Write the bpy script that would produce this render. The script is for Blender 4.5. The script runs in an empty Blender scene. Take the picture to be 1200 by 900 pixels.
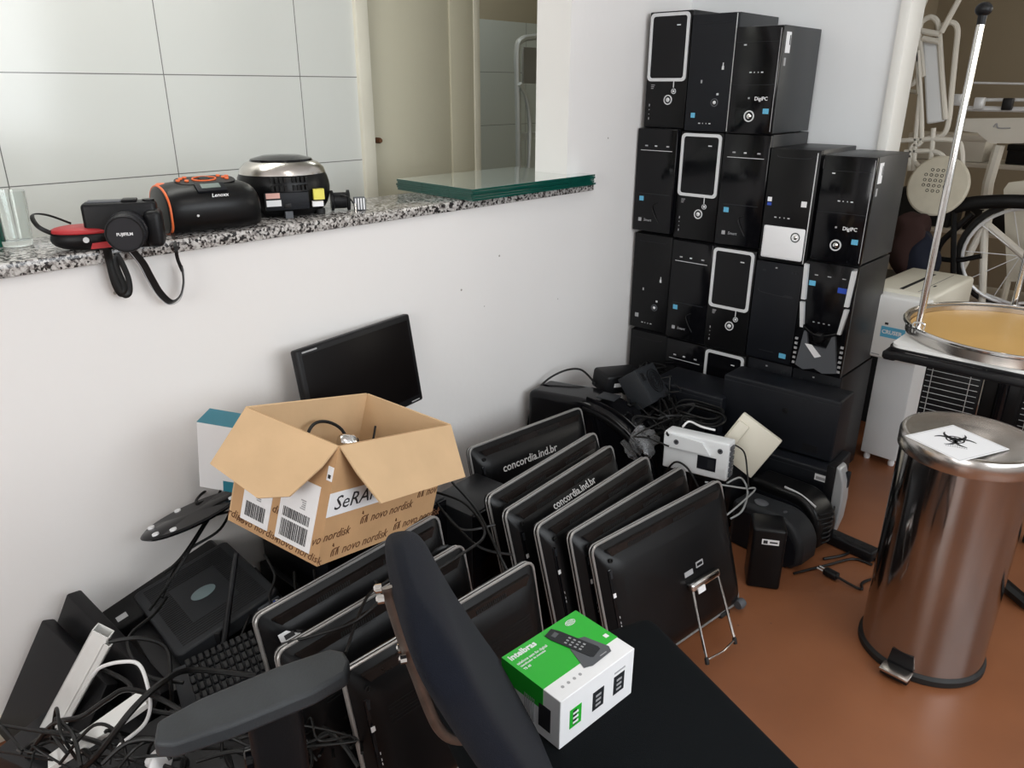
import bpy, bmesh, math, random
from mathutils import Vector as V, Matrix as M, Euler
random.seed(7)
PI=math.pi
sc=bpy.context.scene
COL=sc.collection
# ------------------------------------------------------------------ camera
cam_d=bpy.data.cameras.new('camera'); cam_o=bpy.data.objects.new('camera',cam_d); COL.objects.link(cam_o)
CP=V((1.764,-2.958,1.40)); F=893.0
p_,r_,y_=math.radians(21.3),math.radians(0.2),math.radians(42.7)
fw=V((-math.sin(y_)*math.cos(p_),math.cos(y_)*math.cos(p_),-math.sin(p_)))
rt=V((math.cos(y_),math.sin(y_),0)); up=rt.cross(fw)
rt2=rt*math.cos(r_)+up*math.sin(r_); up2=-rt*math.sin(r_)+up*math.cos(r_)
mw=M((rt2,up2,-fw)).transposed().to_4x4(); mw.translation=CP
cam_o.matrix_world=mw; cam_d.sensor_width=36; cam_d.lens=36*F/1200; cam_d.clip_start=.02
sc.camera=cam_o
def ray(px,py): return rt2*((px-600)/F)-up2*((py-450)/F)+fw
def at(px,py,x=None,y=None,z=None):
    d=ray(px,py)
    t=(z-CP.z)/d.z if z is not None else ((x-CP.x)/d.x if x is not None else (y-CP.y)/d.y)
    return CP+d*t
# ------------------------------------------------------------------ materials
MATS={}
def mat(name,col,rough=.5,metal=0,bump=0,bscale=80,var=0,vscale=6,coat=0,spec=.5,trans=0,alpha=1,emit=0,ior=1.45,rvar=0,sheen=0):
    if name in MATS: return MATS[name]
    m=bpy.data.materials.new(name); m.use_nodes=True; nt=m.node_tree; b=nt.nodes['Principled BSDF']
    b.inputs['Base Color'].default_value=(*col,1); b.inputs['Roughness'].default_value=rough
    b.inputs['Metallic'].default_value=metal; b.inputs['Coat Weight'].default_value=coat
    b.inputs['Coat Roughness'].default_value=.08
    b.inputs['Specular IOR Level'].default_value=spec; b.inputs['Transmission Weight'].default_value=trans
    b.inputs['Alpha'].default_value=alpha; b.inputs['IOR'].default_value=ior
    b.inputs['Sheen Weight'].default_value=sheen
    if emit: b.inputs['Emission Color'].default_value=(*col,1); b.inputs['Emission Strength'].default_value=emit
    tc=nt.nodes.new('ShaderNodeTexCoord')
    if var or rvar:
        n=nt.nodes.new('ShaderNodeTexNoise'); n.inputs['Scale'].default_value=vscale; n.inputs['Detail'].default_value=5
        nt.links.new(tc.outputs['Object'],n.inputs['Vector'])
    if var:
        r=nt.nodes.new('ShaderNodeValToRGB'); r.color_ramp.elements[0].position=.3; r.color_ramp.elements[1].position=.7
        r.color_ramp.elements[0].color=(*[c*(1-var) for c in col],1); r.color_ramp.elements[1].color=(*[min(1,c*(1+var)) for c in col],1)
        nt.links.new(n.outputs['Fac'],r.inputs['Fac']); nt.links.new(r.outputs['Color'],b.inputs['Base Color'])
    if rvar:
        q=nt.nodes.new('ShaderNodeMapRange'); q.inputs['To Min'].default_value=max(.02,rough-rvar); q.inputs['To Max'].default_value=rough+rvar
        nt.links.new(n.outputs['Fac'],q.inputs['Value']); nt.links.new(q.outputs['Result'],b.inputs['Roughness'])
    if bump:
        n2=nt.nodes.new('ShaderNodeTexNoise'); n2.inputs['Scale'].default_value=bscale; n2.inputs['Detail'].default_value=3
        nt.links.new(tc.outputs['Object'],n2.inputs['Vector'])
        bp=nt.nodes.new('ShaderNodeBump'); bp.inputs['Strength'].default_value=bump; bp.inputs['Distance'].default_value=.002
        nt.links.new(n2.outputs['Fac'],bp.inputs['Height']); nt.links.new(bp.outputs['Normal'],b.inputs['Normal'])
    MATS[name]=m; return m
BLK=mat('black_plastic',(.006,.006,.007),.42,bump=.15,bscale=400,spec=.3)
GLS=mat('gloss_black',(.0035,.0035,.0045),.12,rvar=.04,vscale=12,spec=.32)
SCR=mat('screen_black',(.004,.003,.003),.38,spec=.12)
SAT=mat('satin_black',(.0045,.0045,.005),.34,rvar=.05,vscale=10,spec=.28)
CASE=mat('case_steel_black',(.007,.0075,.009),.40,bump=.1,bscale=300)
CASEG=mat('case_steel_grey',(.032,.034,.036),.42,bump=.1,bscale=300)
SLATE=mat('slate_plastic',(.0055,.0065,.0095),.5,bump=.2,bscale=500,spec=.3)
DGREY=mat('dark_grey_plastic',(.017,.019,.022),.48,bump=.2,bscale=400,spec=.35)
MGREY=mat('mid_grey_plastic',(.085,.09,.10),.45)
SILV=mat('silver_plastic',(.66,.67,.68),.3,metal=.15)
CHR=mat('chrome',(.75,.74,.72),.12,metal=1)
TRIM=mat('trim_silver',(.34,.33,.32),.28,metal=.45)
BRSH=mat('brushed_edge',(.30,.28,.26),.30,metal=.7)
STEEL=mat('polished_steel',(.40,.38,.37),.12,metal=1,rvar=.04,vscale=3)
STEELT=mat('brushed_steel',(.60,.57,.54),.24,metal=1)
WHT=mat('white_plastic',(.78,.78,.76),.4)
PAP=mat('white_paper',(.80,.80,.81),.6)
PAPG=mat('grey_print',(.35,.35,.36),.6)
INK=mat('black_ink',(.02,.02,.022),.6)
BLUE=mat('sticker_blue',(.12,.42,.62),.35)
BLUED=mat('sticker_deep_blue',(.03,.08,.45),.35)
CREAM=mat('cream_plastic',(.68,.65,.55),.4,var=.05,vscale=5)
CREAMW=mat('offwhite_plastic',(.74,.76,.77),.4,var=.03,vscale=6)
CARD=mat('cardboard',(.50,.30,.15),.8,var=.06,vscale=14,bump=.15,bscale=60)
CARDL=mat('cardboard_inside',(.60,.41,.235),.85,var=.05,vscale=10,bump=.15,bscale=60)
BROWN=mat('brown_print',(.12,.05,.02),.8)
PINKL=mat('pale_label',(.72,.42,.36),.6)
YEL=mat('yellow_label',(.75,.68,.12),.5)
FAB=mat('navy_fabric',(.0042,.0055,.0105),.95,bump=.5,bscale=700,sheen=.04,spec=.2)
FABS=mat('black_seat_fabric',(.0032,.0042,.0052),.95,bump=.4,bscale=900,spec=.15)
ARM=mat('armrest_rubber',(.028,.032,.036),.55,var=.22,vscale=14,bump=.2,bscale=300)
CBL=mat('black_cable',(.006,.006,.006),.42,spec=.35)
CBLG=mat('grey_cable',(.30,.31,.31),.5)
CBLW=mat('white_cable',(.72,.72,.72),.45)
WHM=mat('white_metal',(.66,.63,.56),.4,var=.05,vscale=8)
GRN=mat('box_green',(.02,.42,.03),.35)
ORG=mat('orange_plastic',(.85,.17,.05),.4)
RED=mat('red_leather',(.42,.025,.03),.45,bump=.2,bscale=200)
LENS=mat('lens_cap_black',(.010,.010,.013),.40)
DRK=mat('dark_recess',(.004,.004,.004),.8)
BRB=mat('dark_brown_gloss',(.013,.010,.009),.25,var=.3,vscale=22,spec=.35)
LCD=mat('lcd_panel',(.10,.12,.11),.2)
GRID=mat('grid_wire',(.55,.56,.56),.35,metal=.5)
TEAL=mat('teal_print',(.03,.20,.27),.45)
WOOD=mat('tan_board',(.60,.36,.12),.5,var=.06,vscale=4)
OFFW=mat('offwhite_trim',(.72,.71,.67),.5)
GLASSC=mat('clear_glass',(.95,.98,.97),.02,trans=1)
BAGM=mat('clear_bag',(.85,.86,.88),.15,trans=.85,ior=1.25)
RUBB=mat('rubber_black',(.008,.008,.008),.6)
LOGO=mat('logo_grey',(.16,.22,.23),.4)
NAVC=mat('navy_cloth',(.004,.006,.016),.9)
MAROON=mat('maroon_cloth',(.028,.010,.008),.9)
def glass_green():
    m=mat('green_edge_glass',(.003,.060,.045),.03,spec=.7,coat=.5); return m
GG=glass_green()
def glass_top():
    m=mat('glass_sheet_face',(.50,.58,.54),.02,spec=.8,coat=1.0,metal=.25); return m
GT=glass_top()
def granite():
    m=bpy.data.materials.new('granite'); m.use_nodes=True; nt=m.node_tree; b=nt.nodes['Principled BSDF']
    tc=nt.nodes.new('ShaderNodeTexCoord')
    vo=nt.nodes.new('ShaderNodeTexVoronoi'); vo.inputs['Scale'].default_value=180
    no=nt.nodes.new('ShaderNodeTexNoise'); no.inputs['Scale'].default_value=75; no.inputs['Detail'].default_value=6
    nt.links.new(tc.outputs['Object'],vo.inputs['Vector']); nt.links.new(tc.outputs['Object'],no.inputs['Vector'])
    sp=nt.nodes.new('ShaderNodeSeparateColor'); nt.links.new(vo.outputs['Color'],sp.inputs['Color'])
    ad=nt.nodes.new('ShaderNodeMath'); ad.operation='MULTIPLY_ADD'; ad.inputs[1].default_value=.45
    nt.links.new(sp.outputs['Red'],ad.inputs[0]); nt.links.new(no.outputs['Fac'],ad.inputs[2])
    r=nt.nodes.new('ShaderNodeValToRGB'); e=r.color_ramp.elements
    e[0].position=.58; e[0].color=(.02,.018,.018,1); e[1].position=.68; e[1].color=(.22,.20,.19,1)
    x=e.new(.80); x.color=(.40,.38,.36,1); x=e.new(.95); x.color=(.55,.53,.51,1)
    nt.links.new(ad.outputs[0],r.inputs['Fac']); nt.links.new(r.outputs['Color'],b.inputs['Base Color'])
    b.inputs['Roughness'].default_value=.16; return m
GRA=granite()
def tile_mat(name,axis_y,w,h,oy,oz,col=(.66,.67,.64)):
    """glazed wall tiles: thin dark joints at fixed world spacing"""
    m=bpy.data.materials.new(name); m.use_nodes=True; nt=m.node_tree; b=nt.nodes['Principled BSDF']
    g=nt.nodes.new('ShaderNodeNewGeometry'); s=nt.nodes.new('ShaderNodeSeparateXYZ'); nt.links.new(g.outputs['Position'],s.inputs[0])
    def joint(out,off,per):
        a=nt.nodes.new('ShaderNodeMath'); a.operation='ADD'; a.inputs[1].default_value=-off; nt.links.new(out,a.inputs[0])
        p=nt.nodes.new('ShaderNodeMath'); p.operation='PINGPONG'; p.inputs[1].default_value=per/2; nt.links.new(a.outputs[0],p.inputs[0])
        l=nt.nodes.new('ShaderNodeMath'); l.operation='LESS_THAN'; l.inputs[1].default_value=.0016; nt.links.new(p.outputs[0],l.inputs[0]); return l
    j1=joint(s.outputs['Y'],oy,w); j2=joint(s.outputs['Z'],oz,h)
    mx=nt.nodes.new('ShaderNodeMath'); mx.operation='MAXIMUM'; nt.links.new(j1.outputs[0],mx.inputs[0]); nt.links.new(j2.outputs[0],mx.inputs[1])
    c=nt.nodes.new('ShaderNodeMix'); c.data_type='RGBA'; c.inputs[6].default_value=(*col,1); c.inputs[7].default_value=(.16,.16,.15,1)
    nt.links.new(mx.outputs[0],c.inputs[0]); nt.links.new(c.outputs[2],b.inputs['Base Color'])
    b.inputs['Roughness'].default_value=.14; return m
def wall_paint(name,col,specks=False):
    m=mat(name,col,.75,bump=.25,bscale=35,var=.015,vscale=1.3)
    if specks:
        nt=m.node_tree; b=nt.nodes['Principled BSDF']; src=b.inputs['Base Color'].links[0].from_socket
        tc=nt.nodes.new('ShaderNodeTexCoord'); vo=nt.nodes.new('ShaderNodeTexVoronoi'); vo.inputs['Scale'].default_value=7
        nt.links.new(tc.outputs['Object'],vo.inputs['Vector'])
        l=nt.nodes.new('ShaderNodeMath'); l.operation='LESS_THAN'; l.inputs[1].default_value=.028; nt.links.new(vo.outputs['Distance'],l.inputs[0])
        x=nt.nodes.new('ShaderNodeMix'); x.data_type='RGBA'; nt.links.new(l.outputs[0],x.inputs[0]); nt.links.new(src,x.inputs[6]); x.inputs[7].default_value=(.35,.33,.30,1)
        nt.links.new(x.outputs[2],b.inputs['Base Color'])
    return m
WALL=wall_paint('wall_paint_white',(.77,.75,.735),True)
WALLB=wall_paint('wall_paint_back',(.75,.765,.77))
CEIL=wall_paint('ceiling_paint',(.8,.8,.79))
BEIGE=wall_paint('beige_paint',(.52,.49,.38))
FARW=wall_paint('far_room_paint',(.36,.31,.23))
def floor_mat():
    m=bpy.data.materials.new('red_brown_floor'); m.use_nodes=True; nt=m.node_tree; b=nt.nodes['Principled BSDF']
    tc=nt.nodes.new('ShaderNodeTexCoord')
    n=nt.nodes.new('ShaderNodeTexNoise'); n.inputs['Scale'].default_value=2.2; n.inputs['Detail'].default_value=7; nt.links.new(tc.outputs['Object'],n.inputs['Vector'])
    r=nt.nodes.new('ShaderNodeValToRGB'); e=r.color_ramp.elements
    e[0].position=.3; e[0].color=(.185,.066,.027,1); e[1].position=.72; e[1].color=(.25,.094,.040,1)
    nt.links.new(n.outputs['Fac'],r.inputs['Fac'])
    vo=nt.nodes.new('ShaderNodeTexVoronoi'); vo.inputs['Scale'].default_value=11; nt.links.new(tc.outputs['Object'],vo.inputs['Vector'])
    l=nt.nodes.new('ShaderNodeMath'); l.operation='LESS_THAN'; l.inputs[1].default_value=.03; nt.links.new(vo.outputs['Distance'],l.inputs[0])
    x=nt.nodes.new('ShaderNodeMix'); x.data_type='RGBA'; nt.links.new(l.outputs[0],x.inputs[0]); nt.links.new(r.outputs['Color'],x.inputs[6]); x.inputs[7].default_value=(.10,.045,.03,1)
    nt.links.new(x.outputs[2],b.inputs['Base Color'])
    n2=nt.nodes.new('ShaderNodeTexNoise'); n2.inputs['Scale'].default_value=5; nt.links.new(tc.outputs['Object'],n2.inputs['Vector'])
    q=nt.nodes.new('ShaderNodeMapRange'); q.inputs['To Min'].default_value=.28; q.inputs['To Max'].default_value=.5
    nt.links.new(n2.outputs['Fac'],q.inputs['Value']); nt.links.new(q.outputs['Result'],b.inputs['Roughness'])
    return m
FLR=floor_mat()
# ------------------------------------------------------------------ mesh builder
def T(x=0,y=0,z=0,rx=0,ry=0,rz=0,s=1):
    return M.Translation((x,y,z))@Euler((math.radians(rx),math.radians(ry),math.radians(rz))).to_matrix().to_4x4()@M.Scale(s,4)
def frame(o,xd,yd):
    """matrix whose x axis is xd, z axis normal to xd and yd"""
    xd=V(xd).normalized(); zd=xd.cross(V(yd)).normalized(); yd=zd.cross(xd)
    m=M((xd,yd,zd)).transposed().to_4x4(); m.translation=V(o); return m
def rrect(w,h,r,n=5):
    pts=[]
    for cx,cy,a0 in ((w/2-r,h/2-r,0),(-w/2+r,h/2-r,90),(-w/2+r,-h/2+r,180),(w/2-r,-h/2+r,270)):
        for i in range(n+1):
            a=math.radians(a0+90*i/n); pts.append((cx+r*math.cos(a),cy+r*math.sin(a)))
    return pts
def smooth_path(pts,n=6):
    P=[V(p) for p in pts]
    if len(P)<3: return P
    out=[]
    for i in range(len(P)-1):
        p0=P[max(i-1,0)];p1=P[i];p2=P[i+1];p3=P[min(i+2,len(P)-1)]
        for k in range(n):
            t=k/n; out.append(.5*((2*p1)+(p2-p0)*t+(2*p0-5*p1+4*p2-p3)*t*t+(3*p1-p0-3*p2+p3)*t**3))
    out.append(P[-1]); return out
class MB:
    def __init__(s): s.v=[];s.f=[];s.m=[];s.mats=[]
    def mi(s,m):
        if m not in s.mats: s.mats.append(m)
        return s.mats.index(m)
    def add(s,vs,fs,m,X=None):
        b=len(s.v); k=s.mi(m)
        s.v+= [(X@V(v) if X else V(v)) for v in vs]; s.f+=[tuple(b+i for i in f) for f in fs]; s.m+=[k]*len(fs); return s
    def box(s,x0,x1,y0,y1,z0,z1,m,bev=0,seg=2,X=None):
        if bev<=0:
            vs=[(x,y,z) for x in (x0,x1) for y in (y0,y1) for z in (z0,z1)]
            return s.add(vs,[(0,1,3,2),(4,6,7,5),(0,4,5,1),(2,3,7,6),(0,2,6,4),(1,5,7,3)],m,X)
        bm=bmesh.new(); bmesh.ops.create_cube(bm,size=1)
        for v in bm.verts: v.co=V((x0+(v.co.x+.5)*(x1-x0),y0+(v.co.y+.5)*(y1-y0),z0+(v.co.z+.5)*(z1-z0)))
        bmesh.ops.bevel(bm,geom=bm.edges[:],offset=bev,segments=seg,profile=.5,affect='EDGES')
        bm.verts.index_update(); s.add([v.co.copy() for v in bm.verts],[[v.index for v in f.verts] for f in bm.faces],m,X); bm.free(); return s
    def prism(s,pts,d0,d1,m,X=None,axis='y',cap=True):
        """2D outline extruded; axis y: pts are (x,z); axis z: (x,y); axis x: (y,z)"""
        def c(p,d): return {'y':(p[0],d,p[1]),'z':(p[0],p[1],d),'x':(d,p[0],p[1])}[axis]
        n=len(pts); vs=[c(p,d0) for p in pts]+[c(p,d1) for p in pts]
        fs=[(i,(i+1)%n,n+(i+1)%n,n+i) for i in range(n)]
        if cap: fs+=[tuple(range(n))[::-1],tuple(range(n,2*n))]
        return s.add(vs,fs,m,X)
    def ringp(s,outer,inner,d0,d1,m,X=None,axis='y'):
        def c(p,d): return {'y':(p[0],d,p[1]),'z':(p[0],p[1],d),'x':(d,p[0],p[1])}[axis]
        n=len(outer); vs=[c(p,d) for d in (d0,d1) for L in (outer,inner) for p in L]; fs=[]
        for i in range(n):
            j=(i+1)%n
            fs+=[(i,j,n+j,n+i),(2*n+i,2*n+j,3*n+j,3*n+i),(i,j,2*n+j,2*n+i),(n+i,n+j,3*n+j,3*n+i)]
        return s.add(vs,fs,m,X)
    def lathe(s,prof,m,X=None,n=40,cap=True):
        k=len(prof); vs=[(r*math.cos(2*PI*i/n),r*math.sin(2*PI*i/n),z) for i in range(n) for r,z in prof]; fs=[]
        for i in range(n):
            for j in range(k-1): fs.append((i*k+j,((i+1)%n)*k+j,((i+1)%n)*k+j+1,i*k+j+1))
        if cap:
            if prof[0][0]>1e-6: fs.append(tuple(i*k for i in range(n))[::-1])
            if prof[-1][0]>1e-6: fs.append(tuple(i*k+k-1 for i in range(n)))
        return s.add(vs,fs,m,X)
    def tube(s,pts,r,m,X=None,n=8,sm=6,closed=False,flat=None):
        P=smooth_path(pts,sm) if sm else [V(p) for p in pts]
        if closed and sm:
            P=smooth_path([pts[-1]]+list(pts)+[pts[0],pts[1]],sm)[sm:-sm-1]
        K=len(P); t0=(P[1]-P[0]).normalized(); a=V((0,0,1)) if abs(t0.z)<.9 else V((1,0,0))
        u=(a-t0*a.dot(t0)).normalized(); vs=[]
        for i,p in enumerate(P):
            if closed: t=(P[(i+1)%K]-P[i-1]).normalized()
            else: t=(P[min(i+1,K-1)]-P[max(i-1,0)]).normalized()
            u=u-t*u.dot(t); u=u.normalized() if u.length>1e-6 else V((1,0,0)); w=t.cross(u)
            rr=r[i*len(r)//K] if isinstance(r,(list,tuple)) else r
            ru,rw=(rr,rr) if not flat else flat
            for k in range(n):
                ang=2*PI*k/n+PI/n; vs.append(p+u*(ru*math.cos(ang))+w*(rw*math.sin(ang)))
        L=K if closed else K-1
        fs=[(i*n+k,i*n+(k+1)%n,((i+1)%K)*n+(k+1)%n,((i+1)%K)*n+k) for i in range(L) for k in range(n)]
        if not closed: fs+=[tuple(range(n))[::-1],tuple(range((K-1)*n,K*n))]
        return s.add(vs,fs,m,X)
    def text(s,txt,size,m,X,th=.0004,shear=0,bold=0,align='CENTER',sx=1):
        cu=bpy.data.curves.new('t','FONT'); cu.body=txt; cu.size=size; cu.extrude=th; cu.shear=shear; cu.offset=bold; cu.align_x=align; cu.align_y='CENTER'; cu.resolution_u=2
        o=bpy.data.objects.new('t',cu); COL.objects.link(o); dg=bpy.context.evaluated_depsgraph_get(); me=o.evaluated_get(dg).to_mesh()
        vs=[V((v.co.x*sx,v.co.y,v.co.z)) for v in me.vertices]; fs=[tuple(p.vertices) for p in me.polygons]
        s.add(vs,fs,m,X); o.evaluated_get(dg).to_mesh_clear(); bpy.data.objects.remove(o); bpy.data.curves.remove(cu); return s
    def build(s,name,parent=None,loc=None,smooth=35):
        me=bpy.data.meshes.new(name); me.from_pydata([tuple(v) for v in s.v],[],s.f)
        for m in s.mats: me.materials.append(m)
        me.polygons.foreach_set('material_index',s.m); me.update()
        bm=bmesh.new(); bm.from_mesh(me); bmesh.ops.recalc_face_normals(bm,faces=bm.faces[:]); bm.to_mesh(me); bm.free()
        if smooth:
            me.polygons.foreach_set('use_smooth',[True]*len(me.polygons)); me.set_sharp_from_angle(angle=math.radians(smooth))
        o=bpy.data.objects.new(name,me); COL.objects.link(o)
        if parent: o.parent=parent
        if loc: o.location=loc
        return o
def tag(o,label=None,cat=None,group=None,kind=None):
    if label: o['label']=label
    if cat: o['category']=cat
    if group: o['group']=group
    if kind: o['kind']=kind
    return o
def thing(name,label,cat,loc=(0,0,0),rot=(0,0,0),group=None):
    o=bpy.data.objects.new(name,None); COL.objects.link(o); o.empty_display_size=.05
    o.location=loc; o.rotation_euler=[math.radians(a) for a in rot]; return tag(o,label,cat,group)
def single(mb,name,label,cat,loc=(0,0,0),rot=(0,0,0),group=None,kind=None):
    o=mb.build(name); o.location=loc; o.rotation_euler=[math.radians(a) for a in rot]; return tag(o,label,cat,group,kind)
def struct(mb,name): return tag(mb.build(name),kind='structure')
def copy_tree(o,loc,rot,label,parent=None):
    c=o.copy(); COL.objects.link(c); c.parent=parent
    if parent is None:
        c.location=loc; c.rotation_euler=[math.radians(a) for a in rot]; c['label']=label
    for ch in [x for x in bpy.data.objects if x.parent==o]: copy_tree(ch,None,None,None,c)
    return c
# ------------------------------------------------------------------ room
RX,RY,RZ=3.7,-5.4,2.8
m=MB(); m.box(-.2,RX+.1,RY-.1,3.6,-.1,0,FLR); struct(m,'floor')
m=MB(); m.box(-.2,RX+.1,RY-.1,3.6,RZ,RZ+.1,CEIL); struct(m,'ceiling')
OY=-.762
m=MB()
m.box(-.15,0,RY,0.0,0,1.043,WALL); m.box(-.15,0,OY,0.0,1.043,RZ,WALL); m.box(-.15,0,RY,OY,2.15,RZ,WALL); m.box(-.15,0,RY,-4.0,1.043,2.15,WALL)
struct(m,'wall_left')
m=MB(); m.box(-.15,.799,0,.12,0,RZ,WALLB); m.box(.80,1.95,0,.12,2.15,RZ,WALLB); m.box(1.95,RX,0,.12,0,RZ,WALLB); struct(m,'wall_back')
m=MB(); m.box(.797,.832,-.012,.135,0,2.15,OFFW,.004); m.box(1.90,1.955,-.012,.135,0,2.15,CREAM,.004); m.box(.795,1.955,-.012,.135,2.15,2.21,CREAM,.004); struct(m,'trim_1')
# right wall and wall behind the camera with daylight window openings
m=MB(); a,b=-3.1,-.5
m.box(RX,RX+.1,RY,a,0,RZ,WALLB); m.box(RX,RX+.1,b,3.6,0,RZ,WALLB); m.box(RX,RX+.1,a,b,0,1.0,WALLB); m.box(RX,RX+.1,a,b,2.35,RZ,WALLB); struct(m,'wall_right')
m=MB(); m.box(-.15,.9,RY-.1,RY,0,RZ,WALLB); m.box(2.7,RX,RY-.1,RY,0,RZ,WALLB); m.box(.9,2.7,RY-.1,RY,0,.95,WALLB); m.box(.9,2.7,RY-.1,RY,2.35,RZ,WALLB); struct(m,'wall_front')
for k,(nm,pr) in enumerate((('window_1',('x',RX+.03,a,b,1.0,2.35)),('window_2',('y',RY-.05,.9,2.7,.95,2.35)))):
    ax,c,u0,u1,z0,z1=pr; m=MB()
    for i in range(4):
        u=u0+(u1-u0)*i/3; w=.025
        if ax=='x': m.box(c,c+.04,max(u0,u-w),min(u1,u+w),z0,z1,WHT)
        else: m.box(max(u0,u-w),min(u1,u+w),c,c+.04,z0,z1,WHT)
    for z in (z0,z1-.05):
        if ax=='x': m.box(c,c+.04,u0,u1,z,z+.05,WHT)
        else: m.box(u0,u1,c,c+.04,z,z+.05,WHT)
    struct(m,nm)
m=MB(); m.box(0.0,.012,RY,-.02,0,.065,CREAM,.003); struct(m,'baseboard_left')
# room beyond the doorway
m=MB(); m.box(-1.2,RX,3.5,3.6,0,RZ,FARW); m.box(-.2,-.1,.12,3.6,0,RZ,FARW); struct(m,'wall_far')
# kitchen seen through the serving hatch
KT=tile_mat('kitchen_tiles',1,.513,.315,-1.757,1.119)
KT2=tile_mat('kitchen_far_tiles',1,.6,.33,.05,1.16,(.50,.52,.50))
m=MB(); m.box(-1.0,-.90,-4.4,-.985,0,RZ,KT); struct(m,'wall_kitchen')
m=MB(); m.box(-2.1,-2.0,-1.2,1.9,0,1.80,KT2); m.box(-2.1,-2.0,-1.2,1.9,1.80,RZ,FARW); m.box(-2.1,-.15,1.8,1.9,0,RZ,BEIGE); m.box(-2.0,-.15,-4.4,-4.3,0,RZ,BEIGE); struct(m,'wall_kitchen_far')
m=MB(); m.box(-2.1,-.15,-4.4,1.9,RZ-.02,RZ+.05,CEIL); struct(m,'ceiling_kitchen')
m=MB(); m.box(-2.1,-.15,-4.4,1.9,-.06,0,BEIGE); struct(m,'floor_kitchen')
m=MB(); m.box(-.985,-.88,-.985,-.925,0,2.2,CREAM,.005); struct(m,'trim_2')
t=thing('kitchen_door','beige flush kitchen door standing open beyond the serving hatch','door',(-.94,-.925,0))
m=MB(); m.box(-.02,.02,.01,.46,0,2.12,BEIGE,.004); m.build('door_panel',t)
m=MB(); m.box(-.03,.03,.46,.62,0,2.12,BEIGE,.004); m.box(.0,.035,.60,.64,0,2.12,CREAM,.006); m.build('door_casing',t)
m=MB(); m.lathe([(.0,.0),(.012,.0),(.012,.02),(.008,.03),(0,.03)],BROWN,T(.02,.035,1.19,0,90,0),n=12); m.build('latch_stop',t)
# granite counter
m=MB(); m.box(-.235,.022,-4.0,OY-.002,1.043,1.073,GRA,.004); m.box(.0005,.022,OY-.003,-.625,1.043,1.073,GRA,.004)
single(m,'countertop','speckled grey granite countertop of the serving hatch on the white wall','countertop')
CZ=1.073
# ------------------------------------------------------------------ towers
def sticker(m,x,z,w,h,col,y=-.0012,X=None): m.box(x-w/2,x+w/2,y,0.0,z-h/2,z+h/2,col,X=X)
def led_row(m,x,z,n=4,sp=.014):
    for i in range(n):
        w=.008 if i in (0,n-1) else .003
        m.box(x+(i-(n-1)/2)*sp-w/2,x+(i-(n-1)/2)*sp+w/2,-.001,0,z-.0018,z+.0018,SILV)
def ring_button(par,x,z,r,core=SILV,rim=SILV,name='power_button'):
    m=MB(); X=T(x,0,z,90,0,0)
    m.ringp([(r*math.cos(a),r*math.sin(a)) for a in [2*PI*i/28 for i in range(28)]],[(r*.78*math.cos(a),r*.78*math.sin(a)) for a in [2*PI*i/28 for i in range(28)]],0,.003,rim,X,'z')
    m.lathe([(r*.76,-.001),(r*.76,.0015),(r*.5,.002)],GLS,X,n=24); m.lathe([(r*.45,.0),(r*.45,.003),(r*.2,.005),(0,.0055)],core,X,n=20); return m.build(name,par)
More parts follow.
